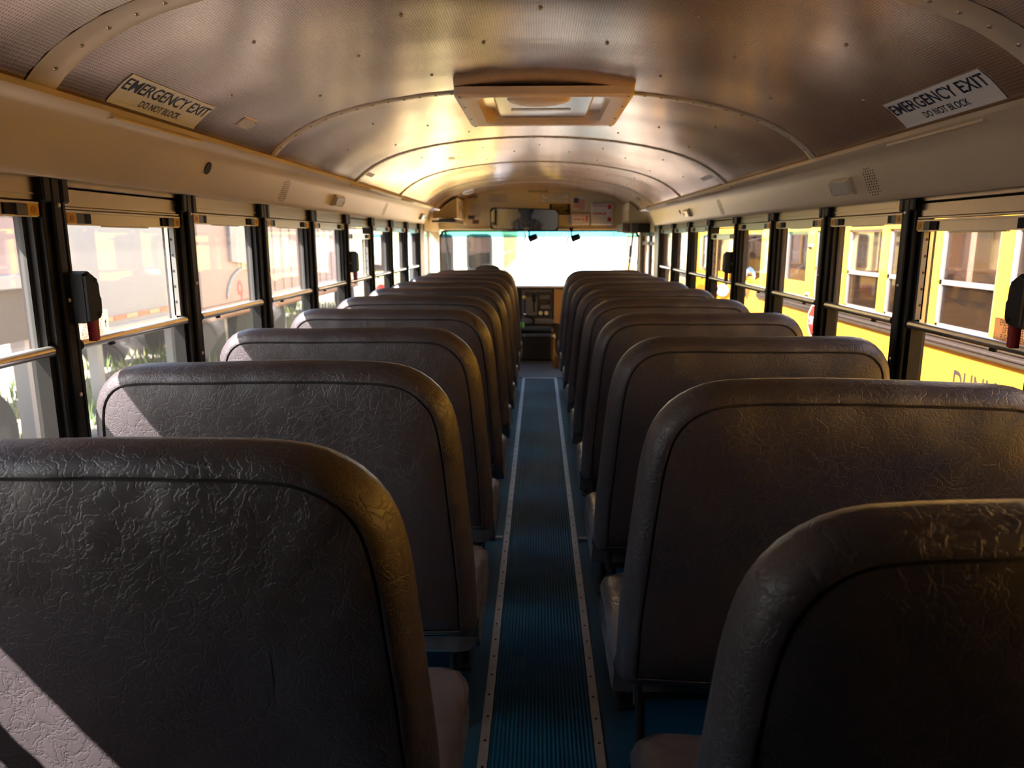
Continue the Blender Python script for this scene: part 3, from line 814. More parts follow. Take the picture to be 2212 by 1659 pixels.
# cove fittings
CP0, CP1 = Vector((1.125, 1.745)), Vector((1.166, 1.653))
def cove_frame(s, y, z):
    t_ = (z - CP1.y) / (CP0.y - CP1.y); x = CP1.x + (CP0.x - CP1.x) * t_
    up = Vector((s * (CP0.x - CP1.x), 0, CP0.y - CP1.y)).normalized(); n = Vector((-s, 0, 0)); n = (n - up * n.dot(up)).normalized()
    return Vector((s * x, y, sh(s * x, z))), n, up, Vector((0, 1, 0))
def cove_box(s, y, z, l, h, th, name, lab, cat):
    c, n, up, yd = cove_frame(s, y, z)
    r = thing(name, tuple(c), lab, cat, 'lamps on the coves' if cat == 'lamp' else None)
    def bx(a0, a1, b0, b1, t0, t1, ins, mt, nm):
        m = MB(); q = []
        for t_, i in ((t0, 0), (t1, ins)):
            q += [c + yd * a + up * b + n * t_ for a, b in ((a0 + i, b0 + i), (a1 - i, b0 + i), (a1 - i, b1 - i), (a0 + i, b1 - i))]
        m.add(q, [(0, 1, 2, 3), (7, 6, 5, 4), (0, 4, 5, 1), (1, 5, 6, 2), (2, 6, 7, 3), (3, 7, 4, 0)]); return m.build(nm, mt, r)
    bx(-l / 2, l / 2, -h / 2, h / 2, -.003, th * .5, .003, M_['cove'], 'base')
    bx(-l / 2 + .008, l / 2 - .008, -h / 2 + .006, h / 2 - .006, th * .5, th, .006, M_['lens'], 'lens')
    bx(l / 2 - .03, l / 2 - .015, -.012, .012, th, th + .004, .001, M_['cove'], 'catch')
    return r
for s, y, lab in ((-1, 4.24, 'rectangular dome lamp on the left cove, the nearer one'), (-1, 7.30, 'rectangular dome lamp at the front end of the left cove'),
                  (1, 2.89, 'rectangular dome lamp on the right cove, the nearer one'), (1, 5.82, 'rectangular dome lamp on the right cove, the farther one')):
    cove_box(s, y, 1.698, .19, .068, .022, 'dome_lamp', lab, 'lamp')
def grille(s, y, lab):
    c, n, up, yd = cove_frame(s, y, 1.70)
    g = MB()
    for i in range(-2, 3):
        for j in range(-5, 6):
            if abs(i) == 2 and abs(j) > 4: continue
            p = c + yd * (i * .019 + (j % 2) * .004) + up * j * .0095 + n * .0003
            g.cyl(p, n, .0028, .0012, 6)
    o = g.build('speaker_grille', M_['blackm'], org=tuple(c)); tag(o, lab, 'speaker', 'speaker grilles on the coves')
grille(-1, 3.36, 'perforated speaker grille on the left cove, the nearer one'); grille(-1, 5.55, 'perforated speaker grille on the left cove, the farther one')
grille(1, 2.655, 'perforated speaker grille on the right cove, the nearer one'); grille(1, 4.79, 'perforated speaker grille on the right cove, the farther one')
c, n, up, yd = cove_frame(-1, 2.56, 1.725); g = MB(); g.cyl(c + n * .001, n, .022, .003, 24); o = g.build('cove_hole', M_['blackm'], org=tuple(c)); tag(o, 'round black hole cut in the left cove', 'hole')
c, n, up, yd = cove_frame(1, 6.12, 1.715); g = MB(); g.cyl(c + n * .001, n, .018, .003, 20); o = g.build('cove_hole', M_['blackm'], org=tuple(c)); tag(o, 'narrow black hole in the right cove beside the farther lamp', 'hole')

# ------------------------------------------------------------------ front of the bus
HB = 1.605
q = MB(); poly = [(u, sh(u, v)) for u, v in full]; poly = [(-1.24, HB), (-1.24, 1.80)] + poly + [(1.24, 1.80), (1.24, HB)]
q.prism(poly, lambda u, v, t_: (u, t_, v), 9.0, 9.08)
q.box(-1.24, 1.24, 8.95, 9.08, HB - .012, HB + .012, .005)
wf = q.build('wall_front', M_['cap']); tag(wf, 'beige header panel above the windscreen covered in notices', 'wall', kind='structure')
q = MB(); q.box(-1.24, 1.24, 9.02, 9.10, .0, .88); q.box(-1.24, 1.24, 8.98, 9.45, .88, .915)
o = q.build('wall_dash', M_['dash2']); tag(o, 'dark lower front wall under the windscreen', 'wall', kind='structure')
# windscreen, curved
r = thing('window_60', (0, 9.2, .9), 'wide curved windscreen with blue shade band', 'windscreen', kind='structure')
def ws(x, z): return (x, 9.06 + .16 * (1 - (x / 1.22) ** 2), z)
def wsheet(z0, z1, mt, nm):
    g = MB(); X = [-1.20 + 2.40 * i / 20 for i in range(21)]; vs = []
    for x in X: vs += [ws(x, z0), ws(x, z1)]
    g.add(vs, [(2 * i, 2 * i + 2, 2 * i + 3, 2 * i + 1) for i in range(20)]); g.build(nm, mt, r, smooth=True)
wsheet(.915, 1.505, M_['glassf'], 'windscreen_pane'); wsheet(1.505, 1.59, M_['glasst'], 'shade_band')
g = MB(); g.tube([ws(x, z) for x, z in [(-1.21, .92), (-1.21, 1.50), (-1.17, 1.575), (-1.10, 1.588)] + [(-1.0 + .2 * i, 1.59) for i in range(11)] + [(1.10, 1.588), (1.17, 1.575), (1.21, 1.50), (1.21, .92)]], .016, 8)
g.build('rubber_gasket', M_['rubber'], r, smooth=True)
# front side walls: driver's window at the left, entrance door at the right
q = MB(); q.box(-1.30, -1.20, 7.72, 7.80, -.08, 1.86); q.box(-1.30, -1.20, 7.72, 9.1, -.08, .93); q.box(-1.30, -1.20, 7.72, 9.1, 1.575, 1.86); q.box(-1.30, -1.21, 8.98, 9.1, .9, 1.6)
o = q.build('wall_5', M_['cap']); tag(o, 'beige wall around the driver side window at the front left', 'wall', kind='structure')
r = thing('window_61', (-1.25, 8.4, .93), 'driver side window at the front left', 'window', kind='structure')
g = MB(); g.box(-1.252, -1.248, 7.80, 8.98, .93, 1.575); g.build('pane', M_['glassw'], r)
g = MB(); g.box(-1.27, -1.23, 8.38, 8.41, .93, 1.575); g.box(-1.27, -1.23, 7.80, 8.98, .93, .95); g.build('frame', M_['alu'], r)
q = MB(); q.box(1.20, 1.30, 7.72, 7.80, -.08, 1.86); q.box(1.20, 1.30, 7.72, 9.1, 1.56, 1.86); q.box(1.21, 1.30, 8.98, 9.1, -.08, 1.6); q.box(1.24, 1.30, 7.8, 8.98, -.08, .02)
o = q.build('wall_6', M_['cap']); tag(o, 'beige wall around the entrance door at the front right', 'wall', kind='structure')
r = thing('door_1', (1.25, 8.4, 0), 'folding glazed entrance door at the front right', 'door', kind='structure')
for k in range(2):
    y0 = 7.80 + k * .59; g = MB()
    for a, b in ((y0, y0 + .05), (y0 + .54, y0 + .59)): g.box(1.235, 1.27, a, b, .02, 1.56)
    for a, b in ((.02, .12), (.72, .80), (1.42, 1.46), (1.52, 1.56)): g.box(1.235, 1.27, y0, y0 + .59, a, b)
    lf = g.build('door_leaf', M_['post'], r); g = MB(); g.box(1.250, 1.254, y0 + .05, y0 + .54, .12, 1.52); g.build('pane', M_['glassw'], lf)

# notices on the header
def notice(name, x0, x1, z0, z1, base, lab, cat, y=8.999, rim=None, th=.0015):
    r = thing(name, ((x0 + x1) / 2, y, z0), lab, cat)
    if rim:
        b = MB(); b.box(x0 - .006, x1 + .006, y - th * .6, y, z0 - .006, z1 + .006); b.build('border', rim, r)
    b = MB(); b.box(x0, x1, y - th, y, z0, z1, .0004); b.build('backing', base, r); return r
XR, ZU = (1, 0, 0), (0, 0, 1)
r = thing('warning_lettering', (-.01, 8.999, 2.03), 'small dark watch your step lettering at the top of the front header', 'lettering'); T('lettering', 'WATCH YOUR STEP', .034, M_['ink'], r, (-.012, 8.997, 2.032), XR, ZU, sx=.78, bold=.01)
r = notice('regulation_notice', .022, .352, 1.912, 2.016, M_['white'], 'white safety regulation notice with four lines above the black warning sign', 'sign', rim=M_['tan'])
for k, tx in enumerate(('Violation of Motor Carriers', 'Safety Regulations', 'To Stand in Front of White Line', 'While Bus is in Operation')):
    T('lettering', tx, .024, M_['ink'], r, (.187, 8.996, 1.990 - k * .0235), XR, ZU, sx=.93)
r = notice('warning_sign', .122, .372, 1.772, 1.898, M_['blackm'], 'black sign with yellow warning text partly behind the mirror', 'sign')
T('lettering', 'WARNING!', .030, M_['yel'], r, (.247, 8.996, 1.870), XR, ZU, sx=1.2, bold=.01)
b = MB(); b.box(.15, .345, 8.9965, 8.9975, 1.862, 1.865)
for k in range(4): b.box(.15 + .01 * (k % 2), .345 - .02 * (k % 3), 8.9965, 8.9975, 1.845 - k * .017, 1.849 - k * .017)
b.build('text_lines', M_['yel'], r)
r = notice('flag_sticker', .396, .562, 1.822, 1.983, M_['white'], 'sticker of a waving striped flag with blue canton on the front header', 'sticker')
def flagpt(u, v): return (.412 + u * .135, 8.9965, 1.850 + v * .110 + .010 * math.sin(u * 5.5 + .6) - u * .004)
for k in range(13):
    if k % 2: continue
    b = MB(); v0, v1 = 1 - k / 13, 1 - (k + 1) / 13; u0 = .42 if k < 7 else 0; n = 12; vs = []
    for i in range(n + 1):
        u = u0 + (1 - u0) * i / n; vs += [flagpt(u, v0), flagpt(u, v1)]
    b.add(vs, [(2 * i, 2 * i + 2, 2 * i + 3, 2 * i + 1) for i in range(n)]); b.build('stripe', M_['redk'], r)
b = MB(); vs = []
for i in range(9): u = .42 * i / 8; vs += [flagpt(u, 1), flagpt(u, 6 / 13)]
b.add(vs, [(2 * i, 2 * i + 2, 2 * i + 3, 2 * i + 1) for i in range(8)]); b.build('canton', M_['bluef'], r)
r = thing('first_aid_kit', (.745, 8.99, 1.648), 'larger white first aid kit box with red bar on the front header', 'first aid kit')
b = MB(); b.box(.615, .878, 8.925, 9.0, 1.648, 1.912, .015); b.build('case', M_['white'], r)
b = MB(); b.box(.812, .855, 8.9235, 8.926, 1.690, 1.740); b.box(.812, .855, 8.9235, 8.926, 1.835, 1.888); b.build('red_bars', M_['redk'], r)
T('lettering', 'FIRST AID KIT', .030, M_['redk'], r, (.715, 8.924, 1.862), XR, ZU, sx=.80, bold=.012)
T('lettering', 'AID', .028, M_['redk'], r, (.834, 8.924, 1.79), (0, 0, -1), (1, 0, 0), sx=.9, bold=.01)
b = MB(); b.box(.64, .75, 8.9235, 8.926, 1.776, 1.790); b.prism([(.76, 1.772), (.80, 1.772), (.78, 1.80)], lambda u, v, t_: (u, t_, v), 8.9235, 8.926); b.build('red_mark', M_['redk'], r)
r = thing('body_fluid_kit', (.49, 8.99, 1.652), 'smaller white body fluid kit box with red print beside the first aid kit', 'kit box')
b = MB(); b.box(.386, .600, 8.93, 9.0, 1.652, 1.788, .012); b.build('case', M_['white'], r)
T('lettering', 'BODY FLUID', .026, M_['redk'], r, (.480, 8.929, 1.750), XR, ZU, sx=.85, bold=.012)
b = MB(); b.box(.41, .50, 8.9285, 8.931, 1.712, 1.724); b.prism([(.51, 1.708), (.545, 1.708), (.53, 1.730)], lambda u, v, t_: (u, t_, v), 8.9285, 8.931); b.prism([(.555, 1.765), (.580, 1.765), (.578, 1.70), (.568, 1.682), (.560, 1.70)], lambda u, v, t_: (u, t_, v), 8.9285, 8.931); b.build('red_mark', M_['redk'], r)
def lines(r, x0, x1, z0, z1, n, y=8.9965, mt=None):
    b = MB(); rnd = random.Random(int(x0 * 100) + n)
    for k in range(n):
        z = z1 - (z1 - z0) * (k + .5) / n; b.box(x0, x1 - (x1 - x0) * rnd.random() * .35, y, y + .001, z - .0012, z + .0012)
    b.build('text_lines', mt or M_['trailg'], r)
r = notice('posted_notice', -.612, -.380, 1.915, 2.018, M_['pink'], 'pale paper notice on the header left of the mirror, the upper one', 'notice'); lines(r, -.59, -.40, 1.925, 2.01, 7)
r = notice('posted_notice', -.830, -.703, 1.742, 1.90, M_['pink'], 'narrow pale paper notice on the header beside the left overhead box', 'notice'); lines(r, -.82, -.715, 1.75, 1.88, 9)
r = notice('small_placard', -.848, -.776, 1.724, 1.768, M_['greyp'], 'small grey placard with orange top edge, the upper of two', 'placard', rim=M_['orange'])
r = notice('small_placard', -.794, -.726, 1.671, 1.711, M_['greyp'], 'small grey placard with orange top edge, the lower of two', 'placard', rim=M_['orange'])
b = MB(); b.cyl((-.052, 8.995, 1.955), (0, 1, 0), .013, .01, 16); o = b.build('header_plug', M_['bow'], org=(-.052, 8.995, 1.955), smooth=True); tag(o, 'small round plug on the header left of the regulation notice', 'plug')

# interior mirror
r = thing('interior_mirror', (-.168, 8.6, 1.71), 'wide rounded interior mirror reflecting blue light below the notices', 'mirror')
tl = R(9)
def mp(u, v, t_): return (-.168 + u, 8.62 + t_ + v * math.tan(tl) * .0 + u * u * .42 - v * v * .2, 1.710 + v - .010 * (u / .4))
P = rrect(.398, .125, .045)
b = MB(); b.prism(P, mp, -.004, .02); b.build('casing', M_['black'], r)
b = MB(); U = [-.386 + .772 * i / 24 for i in range(25)]; vs = []      # convex glass
def hh(u):
    e = max(0, abs(u) - .346); return .113 - (.04 - math.sqrt(max(0, .0016 - e * e)))
for u in U:
    for j in range(5):
        v = hh(u) * (j / 2 - 1); p = mp(u, v, -.018 + u * u / 2.6 * .10); vs.append((p[0], p[1], p[2]))
b.add(vs, [(i * 5 + j, (i + 1) * 5 + j, (i + 1) * 5 + j + 1, i * 5 + j + 1) for i in range(24) for j in range(4)])
b.build('glass', M_['mirror'], r, smooth=True)
b = MB(); b.tube([(-.168, 8.64, 1.72), (-.168, 8.80, 1.74), (-.168, 8.99, 1.76)], .012, 8); b.build('arm', M_['black'], r, smooth=True)
# fans below the header
def fan(x, z, flip, lab):
    r = thing('driver_fan', (x, 8.7, 1.60), lab, 'fan', 'small fans hanging below the front header')
    b = MB(); b.box(x - .022, x + .022, 8.93, 8.955, 1.585, 1.62, .003); b.tube([(x, 8.94, 1.60), (x, 8.85, 1.575), (x, 8.78, 1.50)], .009, 8); b.build('bracket', M_['black'], r, smooth=True)
    b = MB(); b.tube([(x + flip * .002, 8.78, 1.49), (x + flip * .068, 8.76, 1.515)], [.030, .026], 16); b.build('motor', M_['black'], r, smooth=True)
    b = MB(); cx = x - flip * .030
    for k in range(10):
        a = k * math.pi / 5; b.tube([(cx, 8.78, 1.51), (cx - flip * .012, 8.78 + .045 * math.sin(a), 1.51 + .055 * math.cos(a)), (cx + flip * .006, 8.78 + .058 * math.sin(a), 1.51 + .068 * math.cos(a))], .0022, 4)
    b.tube([(cx + flip * .006, 8.78 + .058 * math.sin(k * R(15)), 1.51 + .068 * math.cos(k * R(15))) for k in range(24)], .003, 5, closed=True); b.build('wire_guard', M_['chrome'], r)
    for k in range(3):
        a = k * 2.09 + 2.6; b = MB(); p = [(cx, 8.78, 1.50)]
        for t_, w_ in ((.02, .012), (.05, .020), (.07, .008)):
            c = Vector((cx - flip * t_ * .2, 8.78 + t_ * math.sin(a), 1.50 + t_ * math.cos(a))); e = Vector((.35, math.cos(a), -math.sin(a))) * w_
            p += [tuple(c - e), tuple(c + e)]
        b.add(p, [(0, 1, 2), (1, 3, 4, 2), (3, 5, 6, 4)]); b.build('blade', M_['black'], r)
    for o in r.children:
        if not o.name.startswith('bracket'):
            for v in o.data.vertices:
                for i, c in ((0, 0), (1, .08), (2, -.10)): v.co[i] = c + (v.co[i] - c) * 1.35
    b = MB(); b.tube([(x + .01, 8.94, 1.60), (x + flip * .05, 8.90, 1.56), (x + flip * .03, 8.84, 1.53)], .002, 5); b.build('cable', M_['black'], r)
fan(-.115, 1.5, 1, 'small black fan hanging below the interior mirror'); fan(.385, 1.5, 1, 'small black fan hanging from the header right of the mirror')
# overhead boxes
r = thing('overhead_compartment', (-1.05, 8.6, 1.70), 'beige overhead compartment in the front left corner', 'compartment')
b = MB(); P = [(-1.17, 1.712), (-.905, 1.712), (-.905, pz(.905) - .01), (-.98, pz(.98) - .008), (-1.06, pz(1.06) - .006), (-1.10, 1.795), (-1.17, 1.795)]
b.prism(P, lambda u, v, t_: (u, t_, v), 8.25, 9.0); b.build('box', M_['cap'], r)
b = MB(); b.box(-.907, -.899, 8.45, 8.85, 1.74, 1.90, .002); b.build('side_door', M_['cove'], r)
b = MB(); b.tube([(-.896, 8.52, 1.80), (-.896, 8.52, 1.86)], .003, 6); b.tube([(-.896, 8.78, 1.78), (-.896, 8.78, 1.84)], .003, 6); b.build('latch', M_['ink'], r)
r = thing('sun_visor', (-.98, 8.25, 1.68), 'dark folded sun visor under the front left compartment', 'visor')
b = MB(); b.prism([(-1.09, 1.668), (-.93, 1.665), (-.90, 1.685), (-.93, 1.708), (-1.09, 1.705)], lambda u, v, t_: (u, t_, v), 8.12, 8.32); b.build('visor_panel', M_['dash2'], r)
b = MB(); b.box(-1.17, -1.09, 8.15, 8.25, 1.668, 1.690, .003); b.build('hinge', M_['dash2'], r)
b = MB(); b.prism([(-.93, 1.662), (-.82, 1.645), (-.82, 1.672), (-.90, 1.700)], lambda u, v, t_: (u, t_, v), 8.14, 8.5); b.build('pale_flap', M_['cove'], r)
r = thing('front_dome_light', (-.78, 8.25, 2.0), 'oval dome light on the ceiling at the front left', 'lamp')
c0 = Vector((-.77, 8.25, sh(-.77, pz(.77)))); n0 = pn(-.77)
b = MB(); b.dome(c0, n0, .085, .028, 20, 4); b.build('lens', M_['lens'], r, smooth=True)
b = MB(); b.tube([c0 + (n0.orthogonal().normalized() * math.cos(k * R(15)) + n0.cross(n0.orthogonal().normalized()) * math.sin(k * R(15))) * .088 for k in range(24)], .006, 6, closed=True); b.build('rim', M_['chrome'], r, smooth=True)
r = thing('reading_vent', (-.80, 8.5, 1.96), 'brown slotted vent just below the front dome light', 'vent')
b = MB(); b.box(-.86, -.74, 8.98, 8.999, 1.965, 1.99, .002); b.build('louvre', M_['tan'], r)
r = thing('overhead_compartment', (1.10, 8.6, 1.68), 'beige overhead compartment in the front right corner', 'compartment')
b = MB(); P = [(.985, 1.67), (1.19, 1.66), (1.19, 1.80), (1.10, pz(1.09) - .012), (1.03, pz(1.03) - .010), (.985, pz(.985) - .01)]
b.prism([(u, sh(u, v)) for u, v in P], lambda u, v, t_: (u, t_, v), 8.30, 9.0); b.build('box', M_['cap'], r)
b = MB(); b.box(.975, .985, 8.40, 8.92, 1.675, 1.79, .002); b.build('side_door', M_['cove'], r)
b = MB(); b.dome((.974, 8.50, 1.69), (-1, 0, 0), .006, .005, 8, 3); b.build('knob', M_['ink'], r)
r = thing('door_operator_box', (1.11, 8.5, 1.55), 'dark grey door operator box under the right compartment', 'operator box')
b = MB(); b.box(1.0, 1.07, 8.15, 8.9, 1.548, 1.656, .006); b.build('side_panel', M_['greyp'], r)
b = MB(); b.box(1.07, 1.20, 8.12, 8.30, 1.555, 1.655, .006); b.build('front_panel', M_['frame'], r)
b = MB(); b.box(.92, 1.0, 8.3, 8.9, 1.560, 1.660, .006); b.build('end_panel', M_['wall'], r)

# driver's seat, dash console, engine cover, step edge
r = thing('driver_chair', (-.60, 8.45, 0), 'brown driver seat with rounded headrest seen over the front left barrier', 'driver seat')
b = MB(); b.box(-.82, -.36, 8.42, 8.56, .45, 1.10, .05); b.build('backrest', M_['back'], r, smooth=True)
b = MB(); b.box(-.84, -.34, 8.46, 8.92, .38, .50, .04); b.build('seat', M_['back'], r, smooth=True)
b = MB(); P = [(-.15, 0), (-.145, .04), (-.12, .072), (-.07, .092), (0, .098), (.07, .092), (.12, .072), (.145, .04), (.15, 0)]
b.prism(P, lambda u, v, t_: (-.582 + u, t_, 1.105 + v), 8.42, 8.52); b.build('headrest', M_['back'], r, smooth=True)
b = MB(); b.cyl((-.60, 8.65, .23), (0, 0, 1), .08, .30, 14); b.build('pedestal', M_['frame'], r, smooth=True)
r = thing('steering_wheel', (-.60, 9.0, .95), 'black steering wheel in front of the driver seat', 'steering wheel')
b = MB(); ct = Vector((-.60, 8.80, .86)); b.tube([ct + Vector((math.cos(k * R(10)), .35 * math.sin(k * R(10)), .75 * math.sin(k * R(10)))) * .21 for k in range(36)], .013, 8, closed=True); b.build('rim', M_['black'], r, smooth=True)
b = MB(); b.tube([ct + Vector((-.2, 0, 0)), ct + Vector((.2, 0, 0))], .012, 6); b.tube([ct, ct + Vector((0, .10, -.2))], .03, 10); b.build('hub', M_['black'], r, smooth=True)
r = thing('dash_console', (0, 9.0, .5), 'grey dash control console at the end of the aisle with switches and dials', 'dashboard')
cz = .70
b = MB(); b.prism(rrect(.19, .19, .02), lambda u, v, t_: (-.012 + u, t_, cz + v), 8.99, 9.08); b.box(-.21, .19, 8.97, 9.05, .46, .52, .01); b.build('body', M_['dash'], r)
b = MB(); b.prism(rrect(.165, .16, .02), lambda u, v, t_: (-.008 + u, t_, cz - .005 + v), 8.984, 8.992); b.build('bezel', M_['dash2'], r)
b = MB(); b.prism(rrect(.10, .08, .015), lambda u, v, t_: (-.085 + u * .7, t_, cz - .02 + v * 1.4), 8.975, 8.986); b.build('left_fascia', M_['dash'], r)
for k in range(6):
    b = MB(); b.box(.012 + k * .022, .030 + k * .022, 8.974, 8.986, cz + .065, cz + .115, .002); b.build('rocker_switch', M_['dash'], r)
for k in range(3):
    b = MB(); b.box(.022 + k * .025, .036 + k * .025, 8.974, 8.986, cz + .020, cz + .036, .002); b.build('toggle', M_['greyp'], r)
b = MB(); b.box(.025, .145, 8.972, 8.986, cz - .055, cz - .005, .003); b.build('ashtray_panel', M_['dash'], r)
b = MB(); b.box(-.01, .145, 8.974, 8.986, cz - .135, cz - .070, .004); b.build('gauge_panel', M_['dash2'], r)
for x in (.028, .098):
    b = MB(); b.cyl((x, 8.972, cz - .102), (0, 1, 0), .024, .008, 20); b.build('gauge', M_['white'], r)
b = MB(); b.prism([(.19, .48), (.285, .46), (.30, .88), (.19, .895)], lambda u, v, t_: (u, t_, v), 8.97, 9.06); b.build('tan_side', M_['tan'], r, label='tan side panel')
b = MB(); b.tube([(-.175, 8.985, .795), (-.175, 8.93, .79)], .012, 10); b.build('knob_stem', M_['black'], r); 
b = MB(); b.dome((-.175, 8.925, .79), (0, -1, 0), .024, .018, 12, 3); b.build('brake_knob', M_['knob'], r, smooth=True, label='yellow brake knob')
b = MB(); b.tube([(-.05, 8.98, .62), (-.055, 8.90, .68), (-.05, 8.86, .78)], .010, 8); b.box(-.075, -.025, 8.84, 8.89, .74, .86, .012); b.build('gear_lever', M_['black'], r)
b = MB(); b.tube([(-.19, 8.98, .58), (-.12, 8.93, .56), (-.05, 8.95, .52), (-.06, 8.97, .40)], .012, 8); b.build('cable_bundle', M_['black'], r, smooth=True)
b = MB(); b.dome((-.165, 8.935, .585), (0, -1, 0), .014, .01, 10, 3); b.build('chrome_key', M_['chrome'], r, smooth=True)
b = MB(); b.box(-1.2, 1.2, 8.96, 9.14, .905, .93, .01); o = b.build('windscreen_ledge', M_['white2'], org=(0, 9.0, .9)); tag(o, 'pale sunlit ledge along the bottom of the windscreen', 'dash ledge')  # whole ledge in one plain white
b = MB(); b.tube([(-.192, 8.7, .452), (-.192, 8.7, .50), (-.192, 8.7, .515)], [.024, .024, .012], 12); o = b.build('bottle', M_['green'], org=(-.192, 8.7, .452), smooth=True); tag(o, 'small green bottle left of the engine cover', 'bottle')
r = thing('engine_cover', (0, 8.9, 0), 'black engine cover box on the floor at the end of the aisle', 'engine cover')
b = MB(); b.box(-.28, .174, 8.50, 8.93, FZ + .006, .392, .02); b.build('cover', M_['blackm'], r)
b = MB(); b.box(-.28, .174, 8.62, 8.93, .392, .452, .02); b.build('top_pad', M_['blackm'], r)
for x in (-.165, .172):
    b = MB(); b.dome((x * .97, 8.50, .378), (0, -1, 0), .008, .006, 8, 3); b.build('bolt', M_['chrome'], r)
b = MB(); b.box(.180, .196, 8.10, 8.46, FZ + .05, FZ + .335); b.prism([(.180, .006), (.234, .006), (.216, .12), (.180, .185)], lambda u, v, t_: (u, t_, FZ + v), 8.05, 8.12); o = b.build('step_guard', M_['sfyel'], org=(.18, 7.95, FZ)); tag(o, 'yellow painted guard plate at the edge of the entry steps', 'step guard')

# poles of the outside mirrors, beyond the windscreen
for s, lab in ((-1, 'left'), (1, 'right')):
    r = thing('mirror_bracket', (s * 1.14, 9.30, 1.0), f'black slanting mirror bracket outside the {lab} end of the windscreen', 'mirror bracket', 'outside mirror brackets')
    b = MB(); b.tube([(s * 1.165, 9.28, 1.58), (s * 1.155, 9.29, 1.45), (s * 1.12, 9.32, 1.05), (s * 1.11, 9.32, .80)], .013, 8); b.build('arm', M_['black'], r, smooth=True)
    b = MB(); b.tube([(s * 1.149, 9.30, 1.41), (s * 1.135, 9.31, 1.27)], .018, 8); b.build('sleeve', M_['black'], r, smooth=True)
#OUTSIDE
# ------------------------------------------------------------------ outside: ground, buses, trailers, trucks
q = MB(); q.box(-40, 40, -30, 60, GZ - .3, GZ); o = q.build('ground', M_['gravel']); tag(o, 'brown gravel yard around the buses', 'ground', kind='structure')

